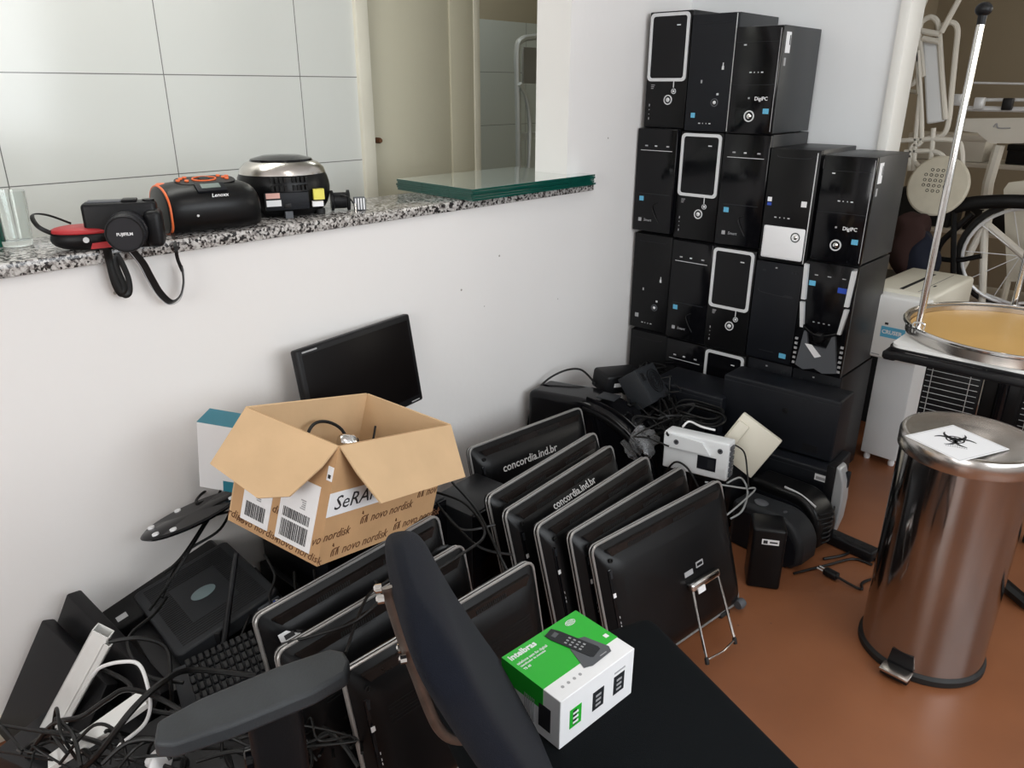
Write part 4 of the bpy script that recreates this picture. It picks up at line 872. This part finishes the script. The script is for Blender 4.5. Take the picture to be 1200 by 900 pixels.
m=MB(); m.prism([(x,z) for x,z in pr],-.028,.028,mat('silver_grey',(.36,.37,.38),.35,metal=.3),axis='y'); o=m.build('silver_front',t,smooth=50); b=o.modifiers.new('b','BEVEL'); b.width=.006; b.segments=3; b.limit_method='ANGLE'
m=MB(); m.box(-.03,.0,-.025,.025,0,.255,BLK,.003); m.build('case_body',t)
m=MB(); m.box(.020,.034,.006,.024,.18,.235,SLATE,.002); m.build('button_plate',t)
# power strip and plug
a=at(958,621,z=.02); b=at(1026,651,z=.02); X=frame(a,b-a,V((0,0,1)).cross(b-a)); L=(b-a).length
t=thing('power_strip','black power strip on the red-brown floor between battery units and steel bin','power strip')
m=MB(); m.box(0,L,-.026,.026,-.019,.016,BLK,.006,3,X); m.build('case_body',t)
m=MB()
for i in range(4): m.lathe([(.014,0),(.014,.001),(0,.001)],DRK,X@T(.02+i*L/4.2,0,.0163),n=14)
m.build('sockets',t)
t=thing('power_plug','black mains plug with bright pins and a short cable on the red-brown floor','plug')
p0=at(966,668,z=.015); p1=at(985,678,z=.014); d=(p1-p0).normalized(); X=frame(p0,d,V((0,0,1)).cross(d))
m=MB(); m.box(0,.045,-.013,.013,-.010,.010,BLK,.005,3,X); m.tube([X@V((.04,0,0)),p1+V((.06,.0,-.008)),at(1012,682,z=.006),at(1045,672,z=.006)],.004,CBL); m.build('plug_body',t)
for y in (-.007,.007):
    m=MB(); m.tube([X@V((-.020,y,0)),X@V((.0,y,0))],.0025,SILV,sm=0); m.build('metal_pin',t)
# ------------------------------------------------------------------ steel pedal bin
BX,BY=1.45,-1.0
t=thing('pedal_bin','tall polished stainless steel pedal bin with a biohazard sign on its lid','bin',(BX,BY,0))
m=MB(); m.lathe([(.146,.022),(.146,.585),(.140,.590)],STEEL,n=96,cap=False); m.build('bin_body',t)
m=MB(); m.lathe([(.150,0),(.153,.004),(.153,.018),(.147,.026),(.140,.026)],RUBB,n=72); m.build('base_ring',t)
m=MB(); m.lathe([(.151,.583),(.153,.586),(.153,.620),(.149,.627),(.138,.629),(.132,.627),(.06,.629),(0,.630)],STEELT,n=96,cap=False); m.build('lid',t)
pc=at(1052,783,z=.03); dr=V((pc.x-BX,pc.y-BY,0)).normalized(); X=M((V((-dr.y,dr.x,0)),dr*-1,V((0,0,1)))).transposed().to_4x4(); X.translation=V((0,0,0))
m=MB(); m.prism([(-.032,.024),(.032,.024),(.026,.070),(-.026,.070)],-.1475,-.140,BLK,X); m.box(-.034,.034,-.185,-.14,.008,.022,BLK,.004,2,X); m.build('pedal_housing',t)
m=MB(); m.box(-.036,.036,-.192,-.150,.022,.030,STEELT,.003,2,X); m.build('pedal_plate',t)
lz=.6305; c=[at(*q,z=lz) for q in ((1063,511),(1119,497),(1181,528),(1122,541))]
cc=(c[0]+c[1]+c[2]+c[3])/4; e1=((c[1]-c[0])+(c[2]-c[3])); e1.z=0; X=frame((cc.x,cc.y,lz),e1,V((0,0,1)).cross(e1)); X=T(-BX,-BY,0)@X
sW=((c[1]-c[0]).length+(c[2]-c[3]).length)/2; sH=((c[3]-c[0]).length+(c[2]-c[1]).length)/2
m=MB(); m.box(-sW/2,sW/2,-sH/2,sH/2,0,.0007,PAP,X=X); m.ringp([(-sW/2+.004,-sH/2+.004),(sW/2-.004,-sH/2+.004),(sW/2-.004,sH/2-.004),(-sW/2+.004,sH/2-.004)],[(-sW/2+.0048,-sH/2+.0048),(sW/2-.0048,-sH/2+.0048),(sW/2-.0048,sH/2-.0048),(-sW/2+.0048,sH/2-.0048)],.0005,.0009,PAPG,X,'z'); m.build('biohazard_sign',t,smooth=0)
# symbol, drawn on the sign's diagonal
up_=X.inverted()@T(-BX,-BY,0)@V(at(1119,497,z=lz)); aup=math.atan2(up_.y,up_.x)-PI/2
S=X@T(0,0,.0008)@M.Rotation(aup,4,'Z')@T(-.002,.014,0)@M.Scale(1.5,4)
m=MB()
def crescent(mb,X,r1,r2,off,a0,a1,mm):
    n=22; o=[];i_=[]
    for k in range(n+1):
        a=math.radians(a0+(a1-a0)*k/n); wd=math.sin(PI*k/n)**.7
        o.append((r1*math.cos(a),off+r1*math.sin(a))); i_.append(((r1-(r1-r2)*wd)*math.cos(a),off+(r1-(r1-r2)*wd)*math.sin(a)))
    vs=[(x,y,z) for z in (0,.0006) for L in (o,i_) for x,y in L]; N=n+1; fs=[]
    for k in range(n): fs+=[(k,k+1,N+k+1,N+k),(2*N+k,2*N+k+1,3*N+k+1,3*N+k),(k,k+1,2*N+k+1,2*N+k)]
    mb.add(vs,fs,mm,X)
for k in range(3):
    R_=S@M.Rotation(k*2*PI/3,4,'Z'); crescent(m,R_,.0165,.0105,.0165,-215,35,INK)
    m.box(-.0018,.0018,.0,.009,0,.0005,INK,X=R_)
m.ringp([(.0135*math.cos(a),.0135*math.sin(a)) for a in cs],[(.0112*math.cos(a),.0112*math.sin(a)) for a in cs],0,.0005,INK,S,'z')
m.build('biohazard_symbol',t,smooth=0)
m=MB(); Q=X@T(0,0,.0008)@M.Rotation(aup,4,'Z')
for i,wd in enumerate((.026,.046)): 
    for k in range(6 if i==0 else 10): m.box(-wd/2+k*wd/(6 if i==0 else 10),-wd/2+(k+.6)*wd/(6 if i==0 else 10),-.022-i*.009,-.018-i*.009,0,.0003,PAPG,X=Q)
m.build('caption_print',t,smooth=0)
# ------------------------------------------------------------------ column and white appliance
t=thing('white_pedestal','upright off-white metal cabinet on small feet standing in the doorway','cabinet',(.985,.125,0),(0,0,-2.5))
m=MB(); m.box(-.066,.072,-.085,.10,.03,.458,CREAMW,.006,2); m.build('cabinet_body',t)
for x in (-.045,.05):
    for y in (-.06,.07):
        m=MB(); m.lathe([(.011,0),(.013,.01),(.008,.031)],PAP,T(x,y,0),n=12); m.build('foot',t)
t=thing('white_appliance','white and cream machine with a blue sticker and dark top slot, on the off-white cabinet','machine',(.965,-.05,.459),(0,0,-3))
m=MB(); m.box(-.130,.108,0,.50,0,.238,WHT,.010,3); m.build('front_cover',t)
m=MB(); m.box(-.127,.112,.06,.502,.12,.252,CREAM,.014,3); m.build('cream_top',t)
m=MB(); m.box(-.02,-.006,.08,.42,.2515,.2530,DRK); m.box(.045,.047,.08,.46,.2515,.2526,MGREY); m.box(.055,.062,.20,.225,.2515,.2530,INK); m.build('top_slot',t)
m=MB()
for i in range(6):
    m.box(-.112,-.080,-.0012,.001,.180+i*.0065,.1825+i*.0065,INK)
m.build('vent_slots',t)
m=MB(); m.box(-.03,.055,-.0015,.001,.085,.125,BLUE); m.text('CRUSER',.020,PAP,T(.010,-.0022,.105,90,0,0),bold=.0006); m.build('blue_sticker',t); m=MB(); m.box(-.02,-.008,-.0012,.001,.132,.140,INK); m.box(-.05,-.02,-.0012,.001,.012,.016,PAPG); m.box(-.01,.005,-.0012,.001,.012,.016,PAPG); m.build('small_print',t)
# ------------------------------------------------------------------ cart and round tray
t=thing('equipment_cart','black steel cart frame with white wire grilles, half hidden behind the steel bin','cart',(1.42,-.42,0))
m=MB(); m.box(-.28,.42,-.30,-.272,.679,.700,BLK,.005); m.box(-.28,.42,.24,.278,.672,.700,BLK,.006); m.box(-.28,-.245,-.29,.27,.672,.700,BLK,.006); m.box(.385,.42,-.29,.27,.672,.700,BLK,.006); m.build('top_frame',t)
g0=at(1080,450,y=-.50).x-1.42
for x0,x1 in ((g0,g0+.155),(g0+.26,g0+.44)):
    m=MB(); m.box(x0,x1,-.07,-.055,.30,.675,BLK,.003); m.build('dark_panel',t)
    m=MB()
    for i in range(20): m.tube([(x0+.006,-.076,.315+i*.018),(x1-.006,-.076,.315+i*.018)],.0009,GRID,sm=0,n=5)
    for x in (x0+.022,x1-.03): m.tube([(x,-.078,.31),(x,-.078,.67)],.0012,GRID,sm=0,n=5)
    m.build('wire_grille',t)
m=MB(); m.box(g0+.157,g0+.258,-.066,-.035,.30,.675,SAT,.008); m.box(g0+.195,g0+.225,-.08,-.06,.38,.66,GLS,.012,3); m.build('middle_column',t)
for x,y in ((.05,-.05),(.05,.2)):
    m=MB(); m.box(x-.016,x+.016,y-.016,y+.016,.03,.675,BLK,.004); m.build('leg',t)
m=MB(); m.tube([(.03,-.05,.022),(.20,-.20,.022),(.50,-.21,.022)],.02,SAT,sm=0); m.tube([(.12,.2,.022),(.50,.2,.022)],.02,SAT,sm=0); m.build('foot_bar',t)
t=thing('white_slab','white rounded board lying on the cart under the round metal tray','board',(1.33,-.46,.7005))
m=MB(); m.prism(rrect(.36,.46,.03),0,.016,WHT,None,'z'); m.build('board',t)
m=MB(); m.ringp(rrect(.372,.472,.034),rrect(.360,.460,.03),-.0,.007,BLK,None,'z'); m.build('black_edge',t)
t=thing('round_trolley_tray','round metal-rimmed tray with tan board and tall chrome rods on the black cart','tray',(1.40,-.42,.717))
R=.282
m=MB(); m.lathe([(0,.006),(R-.012,.006),(R-.012,.016),(0,.016)],WOOD,n=72); m.build('tan_board',t)
m=MB(); m.lathe([(R-.010,0),(R,.002),(R,.030),(R-.004,.034),(R-.010,.030),(R-.010,0)],STEELT,n=90,cap=False); m.build('metal_rim',t)
m=MB(); m.tube([((R+.004)*math.cos(a),(R+.004)*math.sin(a),.034) for a in [2*PI*i/72 for i in range(72)]],.006,CHR,sm=0,closed=True); m.build('chrome_ring',t)
for k,(px,py,top) in enumerate(((1075,375,1.585),(1189,356,1.55),(1290,420,1.55))):
    q=at(px,py,z=.75) if k else V((1.192,-.6,.75)); q=q-V((1.40,-.42,.717))
    if k==2: q=V((.20,-.18,.03))
    m=MB(); m.tube([(q.x,q.y,.02),(q.x,q.y,top-.717-.02)],.0095,CHR,sm=0,n=14); m.build('chrome_rod',t)
    m=MB(); ell(m,.020,.020,.017,BLK,T(q.x,q.y,top-.717)); m.lathe([(.010,-.035),(.011,-.01)],BLK,T(q.x,q.y,top-.717),n=12); m.build('ball_tip',t)
m=MB(); q=V((1.192,-.6,.75))-V((1.40,-.42,.717)); m.tube([(q.x+.012,q.y,.02),(q.x+.016,q.y-.006,.05),(q.x-.012,q.y-.008,.05),(q.x-.014,q.y,.02)],.003,CHR); m.build('rod_clamp',t)
# ------------------------------------------------------------------ room beyond
def tb(pts,y,r=.011,mm=WHM,sm=5,mb=None,flat=None):
    mb=mb or MB(); mb.tube([at(a,b,y=y) for a,b in pts],r,mm,sm=sm,n=8,flat=flat); return mb
t=thing('folding_chair','cream tubular metal chair stood on end behind the doorway trim','chair')
Yc=.75
m=tb([(1100,-30),(1082,5),(1076,30),(1079,60),(1082,90)],Yc); m.build('side_tube',t)
m=tb([(1140,-30),(1118,10),(1103,38)],Yc); m.build('side_tube',t)
m=tb([(1077,38),(1080,26),(1091,20),(1099,27),(1101,45),(1104,90),(1108,140)],Yc+.02); m.build('side_tube',t)
m=tb([(1104,30),(1115,26),(1122,34),(1120,60),(1115,110),(1112,140),(1105,158),(1085,163),(1070,170)],Yc+.04); m.build('side_tube',t)
m=tb([(1058,100),(1070,98),(1077,86)],Yc+.04); m.build('side_tube',t)
m=MB(); c4=[at(*q,y=Yc+.02) for q in ((1080,45),(1099,45),(1107,142),(1085,146))]
m.add([tuple(v) for v in c4]+[tuple(v+V((0,.03,0))) for v in c4],[(0,1,2,3),(4,5,6,7),(0,1,5,4),(1,2,6,5),(2,3,7,6),(3,0,4,7)],CREAMW); o=m.build('padded_panel',t); b=o.modifiers.new('b','BEVEL'); b.width=.01; b.segments=3
m=tb([(1079,36),(1101,40)],Yc+.0,.012,sm=0); m.build('cross_tube',t); m=tb([(1081,45),(1101,49)],Yc+.0,.012,sm=0); m.build('cross_tube',t)
m=tb([(1050,105),(1076,108)],Yc+.2,.010,sm=0); m.build('cross_tube',t)
t=thing('metal_stool','cream tubular stool lying on its side with a round seat facing the doorway','stool')
Yc=.62
c0=at(1099,218,y=Yc); nrm=(CP-c0).normalized(); nrm=(nrm+V((-.35,0,.1))).normalized(); X=frame(c0,nrm.cross(V((0,0,1))),nrm.cross(nrm.cross(V((0,0,1)))))
m=MB(); m.lathe([(0,-.010),(.114,-.010),(.121,-.004),(.121,.005),(.114,.010),(0,.010)],mat('cream_seat',(.56,.52,.42),.5,var=.05,vscale=20),X,n=48); m.build('round_seat',t)
m=MB()
for i in range(5):
    for j in range(5):
        if (i-2)**2+(j-2)**2<7: [m.ringp([(.0065*math.cos(a),.0065*math.sin(a)) for a in cs[::3]],[(.0045*math.cos(a),.0045*math.sin(a)) for a in cs[::3]],sg*.0095,sg*.0112,BLK,X@T((i-2)*.021+.012,(j-2)*.021-.02,0),'z') for sg in (-1,1)]
m.build('punched_holes',t)
for pts in (((1066,200),(1068,172),(1080,160),(1075,60),(1077,110)),((1054,165),(1090,163),(1120,165),(1127,175),(1128,200)),((1060,178),(1092,177),(1106,184),(1108,195)),((1094,150),(1092,175),(1090,190)),((1066,182),(1074,192),(1084,200)),((1078,110),(1074,150),(1070,200))):
    m=tb(pts,Yc+.09,.010); m.build('leg_tube',t)
t=thing('baby_scale_stand','cream post stand with a flat plate and horizontal rail on a tripod foot','stand')
Yc=1.15
m=MB(); P=[at(*q,y=Yc) for q in ((1128,139),(1215,138),(1215,158),(1198,168),(1160,168),(1146,156),(1126,153))]; m.add([tuple(v) for v in P]+[tuple(v+V((0,.06,0))) for v in P],[tuple(range(7)),tuple(range(7,14))]+[(i,(i+1)%7,7+(i+1)%7,7+i) for i in range(7)],WHM); m.build('plate',t)
m=tb([(1171,170),(1158,215),(1154,245)],Yc+.03,.024,sm=0); m.build('post',t)
m=tb([(1128,127),(1230,129)],Yc,.012,mm=SILV,sm=0); m=tb([(1150,117),(1230,117)],Yc+.03,.008,mm=SILV,sm=0,mb=m); m.build('rail',t)
m=tb([(1141,97),(1240,99)],Yc+.06,.005,mm=SILV,sm=0); m.build('thin_rail',t)
for a_,b_ in (((1148,121),(1154,138)),((1181,122),(1188,132)),((1122,117),(1128,132))):
    m=MB(); A=at(*a_,y=Yc-.02); m.box(-.02,.02,-.02,.02,-.025,.025,SILV if a_[0]!=1181 else BLK,.005,X=T(*A)); m.build('rail_clamp',t)
m=MB(); m.text('elevation',.03,PAPG,T(*(at(1182,149,y=Yc-.003)),90,0,0),th=.001) if False else m.tube([at(1164,149,y=Yc-.003),at(1168,145,y=Yc-.003),at(1170,150,y=Yc-.003),at(1184,150,y=Yc-.003)],.003,PAPG); m.build('dark_emblem',t)
t=thing('tripod_base','white painted metal tripod foot behind the white appliance','stand')
Yc=.80; c0=at(1155,262,y=Yc)
m=MB(); m.lathe([(.022,-.02),(.022,.05),(.016,.05),(.016,.10)],WHM,T(*c0),n=16); m.build('hub',t)
for pts in (((1152,266),(1128,312),(1112,345)),((1154,268),(1151,345),(1149,400)),((1158,264),(1200,300),(1235,330))):
    m=MB(); A=at(*pts[0],y=Yc); B=at(*pts[-1],y=Yc+(.0 if pts[0][0]!=1154 else -.05)); B.z=max(B.z,.25); m.tube([A,B],.015,WHM,sm=0,n=10); m.build('leg',t)
m=tb([(1155,345),(1200,362)],Yc-.04,.007,mm=SILV,sm=0); m.build('stretcher',t)
t=thing('wheelchair','black wheelchair with padded armrest and spoked wheel behind the tan tray','wheelchair')
Yc=.66
m=MB(); m.tube([at(1118,243,y=Yc),at(1140,238,y=Yc),at(1180,236,y=Yc),at(1230,238,y=Yc)],.022,SAT,flat=(.028,.018),n=12); m.build('arm_pad',t)
m=tb([(1119,236),(1118,262),(1117,320)],Yc+.0,.011,mm=SAT); m.build('frame_tube',t); m=tb([(1140,250),(1120,268),(1100,290),(1092,330)],Yc+.03,.013,mm=SAT); m.build('frame_tube',t); m=tb([(1085,300),(1118,305),(1150,300)],Yc+.03,.011,mm=SAT); m.build('frame_tube',t)
wc=at(1196,300,y=Yc+.14); cs2=[2*PI*i/40 for i in range(40)]
m=MB(); m.tube([(wc.x+.22*math.cos(a),wc.y+.05*math.cos(a),wc.z+.22*math.sin(a)) for a in cs2],.014,RUBB,sm=0,closed=True); m.build('tyre',t)
m=MB(); m.tube([(wc.x+.197*math.cos(a),wc.y-.03+.05*math.cos(a),wc.z+.197*math.sin(a)) for a in cs2],.007,SILV,sm=0,closed=True); 
for i in range(10): m.tube([wc,(wc.x+.21*math.cos(i*PI/5),wc.y+.05*math.cos(i*PI/5),wc.z+.21*math.sin(i*PI/5))],.002,SILV,sm=0,n=5)
m.build('hand_rim',t)
# shelf unit and boxes behind
t=thing('storage_rack','low grey rack with dark boxes at the back of the room beyond the doorway','rack')
Yc=2.0
m=MB()
for z in (.25,.62,.99): m.box(.25,2.2,Yc,Yc+.35,z,z+.025,WHM,.003)
m.build('shelf_boards',t)
for x in (.27,1.2,2.18):
    m=MB(); m.box(x-.018,x+.018,Yc,Yc+.03,0,1.02,WHM,.003); m.build('post',t)
bx=[(.45,.30,.645,.20,DGREY,'dark grey'),(.80,.26,.645,.16,BLK,'black'),(1.12,.28,.645,.22,CREAM,'cream'),(1.5,.3,.645,.2,CASEG,'steel grey'),(.5,.4,1.016,.14,WHM,'off-white'),(.98,.34,1.016,.10,BLK,'flat black'),(1.45,.3,1.016,.16,CREAM,'pale cream')]
for x,w_,z,h_,mm,nm in bx:
    m=MB(); m.box(x-w_/2,x+w_/2,Yc+.03,Yc+.30,z,z+h_,mm,.008,2); m.box(x-w_/2-.004,x+w_/2+.004,Yc+.026,Yc+.304,z+h_-.03,z+h_+.004,mm,.004); single(m,'storage_box',f'{nm} storage box on the {"upper" if z>1 else "middle"} shelf of the far rack','box')
t=thing('cream_chair','cream plastic chair back at the right photo border behind the tripod foot','chair')
m=MB(); P=[at(*q,y=1.0) for q in ((1176,222),(1182,214),(1230,208),(1230,330),(1180,330))]; m.add([tuple(v) for v in P]+[tuple(v+V((.0,.025,0))) for v in P],[tuple(range(5)),tuple(range(5,10))]+[(i,(i+1)%5,5+(i+1)%5,5+i) for i in range(5)],CREAM); o=m.build('backrest',t)
for x in (1182,1226):
    A=at(x,325,y=1.01); m=MB(); m.tube([A,(A.x,A.y,0.0)],.014,CREAM,sm=0); m.build('leg',t)
# clothes hanging in a heap
for (px,py,mm,lb) in ((1072,288,NAVC,'dark navy cloth bundle piled behind the DigiPC tower by the doorway'),(1060,262,MAROON,'dark maroon cloth bundle heaped beside the navy one by the doorway')):
    c0=at(px,py,y=.52); m=MB(); ell(m,.07,.07,.14,mm,T(c0.x+.02,c0.y+.05,c0.z-.09),n=30,k=16,pw=.8)
    rnd=random.Random(px); m.v=[V((v.x+.012*math.sin(40*v.z+3*v.y*20),v.y,v.z+.01*math.sin(60*v.x))) for v in m.v]
    single(m,'cloth_bundle',lb,'cloth bundle')
m=MB(); m.box(.62,1.0,.42,.72,.0,.60,DGREY,.01); m.box(.60,1.02,.40,.74,.60,.63,BLK,.008); single(m,'dark_crate','dark closed crate on the floor behind the doorway trim','crate')
# ------------------------------------------------------------------ cables
def cable(label,pts,r=.0032,mm=CBL,group=None,name='cable',sm=8):
    m=MB(); m.tube(pts,r,mm,sm=sm,n=7); return single(m,name,label,'cable',group=group)
LB='thin black cable tangled in the computer pile at the lower left'; GB='black cables in the lower left pile'
def px(*a): return [at(x,y,z=z) for x,y,z in a]
cable('thick black cable arching over the white plastic cover at the lower left',px((100,898,.24),(118,880,.30),(155,832,.37),(190,800,.38),(225,785,.33),(300,792,.30)),.006)
cable(LB,px((30,890,.12),(60,850,.25),(95,840,.32),(125,820,.36),(150,808,.37),(190,820,.34),(240,850,.30)),.005,group=GB)
cable(LB,px((128,752,.36),(165,748,.36),(195,760,.33),(200,800,.28),(202,830,.22)),.0045,group=GB)
for i,P_ in enumerate((((60,870,.22),(66,830,.30),(72,860,.30),(90,890,.25)),((65,842,.3),(85,860,.3),(95,898,.28)),((20,884,.08),(60,860,.22),(110,868,.28),(160,890,.28)),((70,895,.25),(110,850,.33),(140,862,.33),(150,898,.30)),((120,895,.3),(150,870,.33),(185,868,.33),(200,890,.3)),((10,895,.08),(45,868,.16),(85,872,.25),(120,895,.25)),((140,898,.30),(165,872,.33),(205,860,.30),(245,870,.28)),
    ((195,700,.30),(180,720,.30),(150,750,.30),(170,790,.28),(215,800,.27)),((110,780,.28),(150,800,.28),(170,830,.28),(240,840,.28)),((225,880,.32),(260,862,.32),(300,875,.30),(360,868,.28)),((230,892,.3),(280,880,.3),(330,888,.28),(380,872,.25)),((355,888,.25),(380,860,.25),(400,870,.25),(420,898,.22)))):
    cable(LB,px(*P_),.0032+.0008*(i%3),group=GB)
LW='thin black cable running along the white wall above the thin client'; GW='black cables hanging by the wall above the thin client'
for P_ in (((262,560,.42),(235,580,.42),(232,590,.43),(262,578,.42)),((270,572,.42),(250,600,.40),(225,640,.38),(200,680,.33),(175,715,.27)),((275,585,.40),(258,620,.37),(215,650,.34),(190,700,.30)),((262,565,.42),(248,598,.41),(215,650,.36),(192,672,.33)),((245,606,.40),(270,600,.38),(290,605,.36))):
    cable(LW,[at(a,b,z=c) for a,b,c in P_],.0035,group=GW)
LU='black cable drooping under the cardboard carton'; GU='black cables under the carton'
for P_ in (((310,650,.33),(322,675,.33),(316,700,.31),(325,725,.28)),((345,670,.33),(350,700,.30),(375,705,.28)),((368,668,.34),(372,690,.34),(382,710,.32)),((300,700,.28),(285,740,.27),(270,770,.25)),((405,765,.39),(430,700,.40),(460,675,.40),(480,640,.42)),((330,755,.38),(400,735,.40),(430,718,.41),(470,680,.42)),((440,680,.41),(450,700,.40),(465,735,.38))):
    cable(LU,[at(a,b,z=c) for a,b,c in P_],.0032,group=GU)
LM='black cable crossing the dark gap between carton and computer row'; GM='black cables between carton and computer row'
for P_ in (((505,575,.40),(545,590,.40),(568,625,.38),(540,650,.40),(490,680,.40)),((530,565,.38),(560,600,.38),(585,650,.33),(600,680,.28)),((512,590,.38),(540,620,.36),(580,615,.36)),((520,600,.36),(560,640,.33),(600,650,.30))):
    cable(LM,[at(a,b,z=c) for a,b,c in P_],.0035,group=GM)
LH='black cable coiled in the heap between rounded housing and towers'; GH='black cables heaped before the tower stack'
rnd=random.Random(11)
for i in range(16):
    cx,cy=rnd.uniform(735,800),rnd.uniform(440,505); P_=[]
    for k in range(6): P_.append((cx+rnd.uniform(-32,32),cy+rnd.uniform(-22,22),rnd.uniform(.30,.36)))
    cable(LH,[at(a,b,z=c) for a,b,c in P_],rnd.choice((.003,.004,.005)),group=GH)
for i in range(5):
    c0=at(818+rnd.uniform(-8,8),482+rnd.uniform(-4,6),z=.30+.008*i); R_=.055+.006*i
    m=MB(); m.tube([(c0.x+R_*math.cos(a)*1.2,c0.y+R_*math.sin(a),c0.z+.004*math.sin(3*a)) for a in [2*PI*j/16 for j in range(16)]],.0042,CBL,closed=True,sm=3); single(m,'cable_coil','black cable wound in a flat coil behind the grey network box','cable',group='coiled cable behind the network box')
cable('thin black cable arching from the rounded housing down the white wall',[at(619,512,x=.03),at(620,490,x=.03),at(632,455,x=.04),at(655,437,x=.06),at(680,433,x=.12),at(698,450,x=.2)],.004)
cable('thin black cable hanging before the dark case behind the network boxes',[at(785,442,y=-.60),at(784,470,y=-.62),at(785,490,y=-.64),at(800,500,y=-.66)],.003)
cable('thin white cable looping on the battery units beside the computer row',px((826,565,.25),(870,572,.24),(885,573,.22),(868,590,.22),(850,605,.22)),.0028,CBLG)
cable('thin grey cable curling by the lower corner of the cream box',px((852,566,.25),(868,560,.25),(876,576,.22),(870,598,.20),(856,608,.18)),.003,CBLG)
cable('black cable dropping from the cream box onto the battery unit',px((858,520,.33),(872,530,.31),(876,556,.27),(877,572,.24)),.0028)
cable('curved black cable draped over the front of the grey network box',[at(776,560,y=-.955),at(790,542,y=-.955),at(805,548,y=-.955),at(818,570,y=-.95)],.0035)
cable('black cable lying on the floor between battery units and steel bin',px((965,655,.006),(990,650,.006),(1008,640,.006),(1030,660,.006)),.0045)
cable('second black cable lying on the floor by the power strip',px((930,672,.006),(970,662,.006),(1000,655,.006),(1022,662,.006)),.004)
cable('yellow-white twisted lead on top of the grey network box',px((800,500,.37),(808,494,.38),(822,500,.38),(838,504,.37)),.0035,CBLW)
cable('white flat cable arching over the black panels at the lower left',px((109,792,.34),(118,782,.37),(140,776,.39),(162,778,.39),(172,800,.37),(176,828,.33),(168,850,.30),(142,872,.30),(138,880,.28)),.0035,CBLW)
rnd=random.Random(21)
for i in range(22):
    cx,cy=rnd.uniform(25,400),rnd.uniform(850,905); P_=[]
    for k in range(5): P_.append((cx+rnd.uniform(-55,55),cy+rnd.uniform(-22,22),rnd.uniform(.22,.30)))
    cable(LB,[at(a,b,z=c) for a,b,c in P_],rnd.choice((.0022,.003,.004)),group=GB)
for i in range(7):
    cx,cy=rnd.uniform(330,420),rnd.uniform(840,890); P_=[(cx+rnd.uniform(-35,35),cy+rnd.uniform(-30,30),rnd.uniform(.16,.24)) for k in range(4)]
    cable('thin black cable hanging in the dark gap under the worn armrest',[at(a,b,z=c) for a,b,c in P_],.003,group='black cables under the armrest')
# white crumpled cloth
c0=at(186,893,z=.26); m=MB(); ell(m,.030,.022,.016,PAP,T(*c0),n=40,k=14,pw=.8); m.v=[v+V((0,.006*math.sin(120*v.x),.008*math.sin(90*v.x+70*v.y))) for v in m.v]; single(m,'white_cloth','crumpled white cloth at the bottom photo edge beside the armrest','cloth')
# filler cases
deck('black desktop case on the floor under the long worn armrest',(.60,-2.60,0),(0,0,3),.36,.28,.20)

deck('dark desktop case on the floor between the wall pile and the labelled all-in-one computer',(.29,-2.66,0),(0,0,20),.30,.22,.13)
deck('dark desktop case on the floor in the gap before the first concordia computer',(.36,-1.60,0),(0,0,4),.16,.20,.30)

# ------------------------------------------------------------------ pieces mounted on a part become its sub-parts
NEST={'lens_cap':'lens_barrel','pedal_plate':'pedal_housing','biohazard_symbol':'biohazard_sign','caption_print':'biohazard_sign','metal_pin':'plug_body','power_button':'front_panel','reset_button':'front_panel',
 'port_marks':'front_panel','side_label':'case_body','silver_chevron':'grey_mask','orange_button':'control_panel','top_dial':'camera_body','strap_piping':'wide_strap','screw_hole':'rear_shell','vent_slots':'rear_shell','inventory_label':'rear_shell',
 'chrome_trim':'front_bezel','small_print':'front_cover','black_edge':'board','fan_grille':'rear_plate','adjust_button':'arm_post','emblem':'case_body','port_row':'case_body','printed_handset':'green_cover','padded_seam':'backrest','brand_mark':'monitor_frame'}
kids={}
for o in bpy.data.objects:
    if o.parent: kids.setdefault(o.parent.name,[]).append(o)
for par,ch in list(kids.items()):
    by={c.name.split('.')[0]:c for c in reversed(ch)}
    for c in ch:
        k=NEST.get(c.name.split('.')[0])
        if k and k in by and by[k] is not c: c.parent=by[k]
# ------------------------------------------------------------------ light
w=bpy.data.worlds.new('world'); sc.world=w; w.use_nodes=True; bg=w.node_tree.nodes['Background']
bg.inputs['Color'].default_value=(.80,.90,1.0,1); bg.inputs['Strength'].default_value=1.0
def area(name,loc,target,sx,sy,power,col):
    l=bpy.data.lights.new(name,'AREA'); l.shape='RECTANGLE'; l.size=sx; l.size_y=sy; l.energy=power; l.color=col
    o=bpy.data.objects.new(name,l); COL.objects.link(o); o.location=loc
    o.rotation_euler=(V(target)-V(loc)).to_track_quat('-Z','Y').to_euler(); return o
area('window_daylight_right',(RX+.02,-1.8,1.68),(0,-1.2,1.1),2.5,1.3,62,(.93,.97,1.0))
area('window_daylight_front',(1.8,RY+.02,1.65),(1.2,0,1.2),1.75,1.35,46,(1.0,.98,.95))
area('ceiling_fill',(1.9,-2.2,RZ-.03),(1.9,-2.2,0),1.2,.3,10,(1,.96,.9))  # added fill light under the ceiling, no fixture modelled
area('kitchen_lamp',(-.55,-2.2,RZ-.06),(-.6,-2.1,0),.5,1.6,17,(1,1,.95))
area('kitchen_far_fill',(-1.5,.3,RZ-.06),(-1.5,.3,0),.6,.6,10,(.95,1,.95))  # added unseen light that brightens the far tiles
area('far_room_fill',(3.2,2.4,1.9),(1.0,1.2,.9),1.2,1.2,26,(1,.95,.85))  # added warm area light inside the far room, which has no window
vs=sc.view_settings; vs.view_transform='Standard'; vs.look='None'; vs.gamma=1; vs.exposure=0; vs.use_curve_mapping=False
sc.cycles.use_denoising=True
sc.cycles.max_bounces=8; sc.cycles.diffuse_bounces=4; sc.cycles.glossy_bounces=4; sc.cycles.transmission_bounces=6
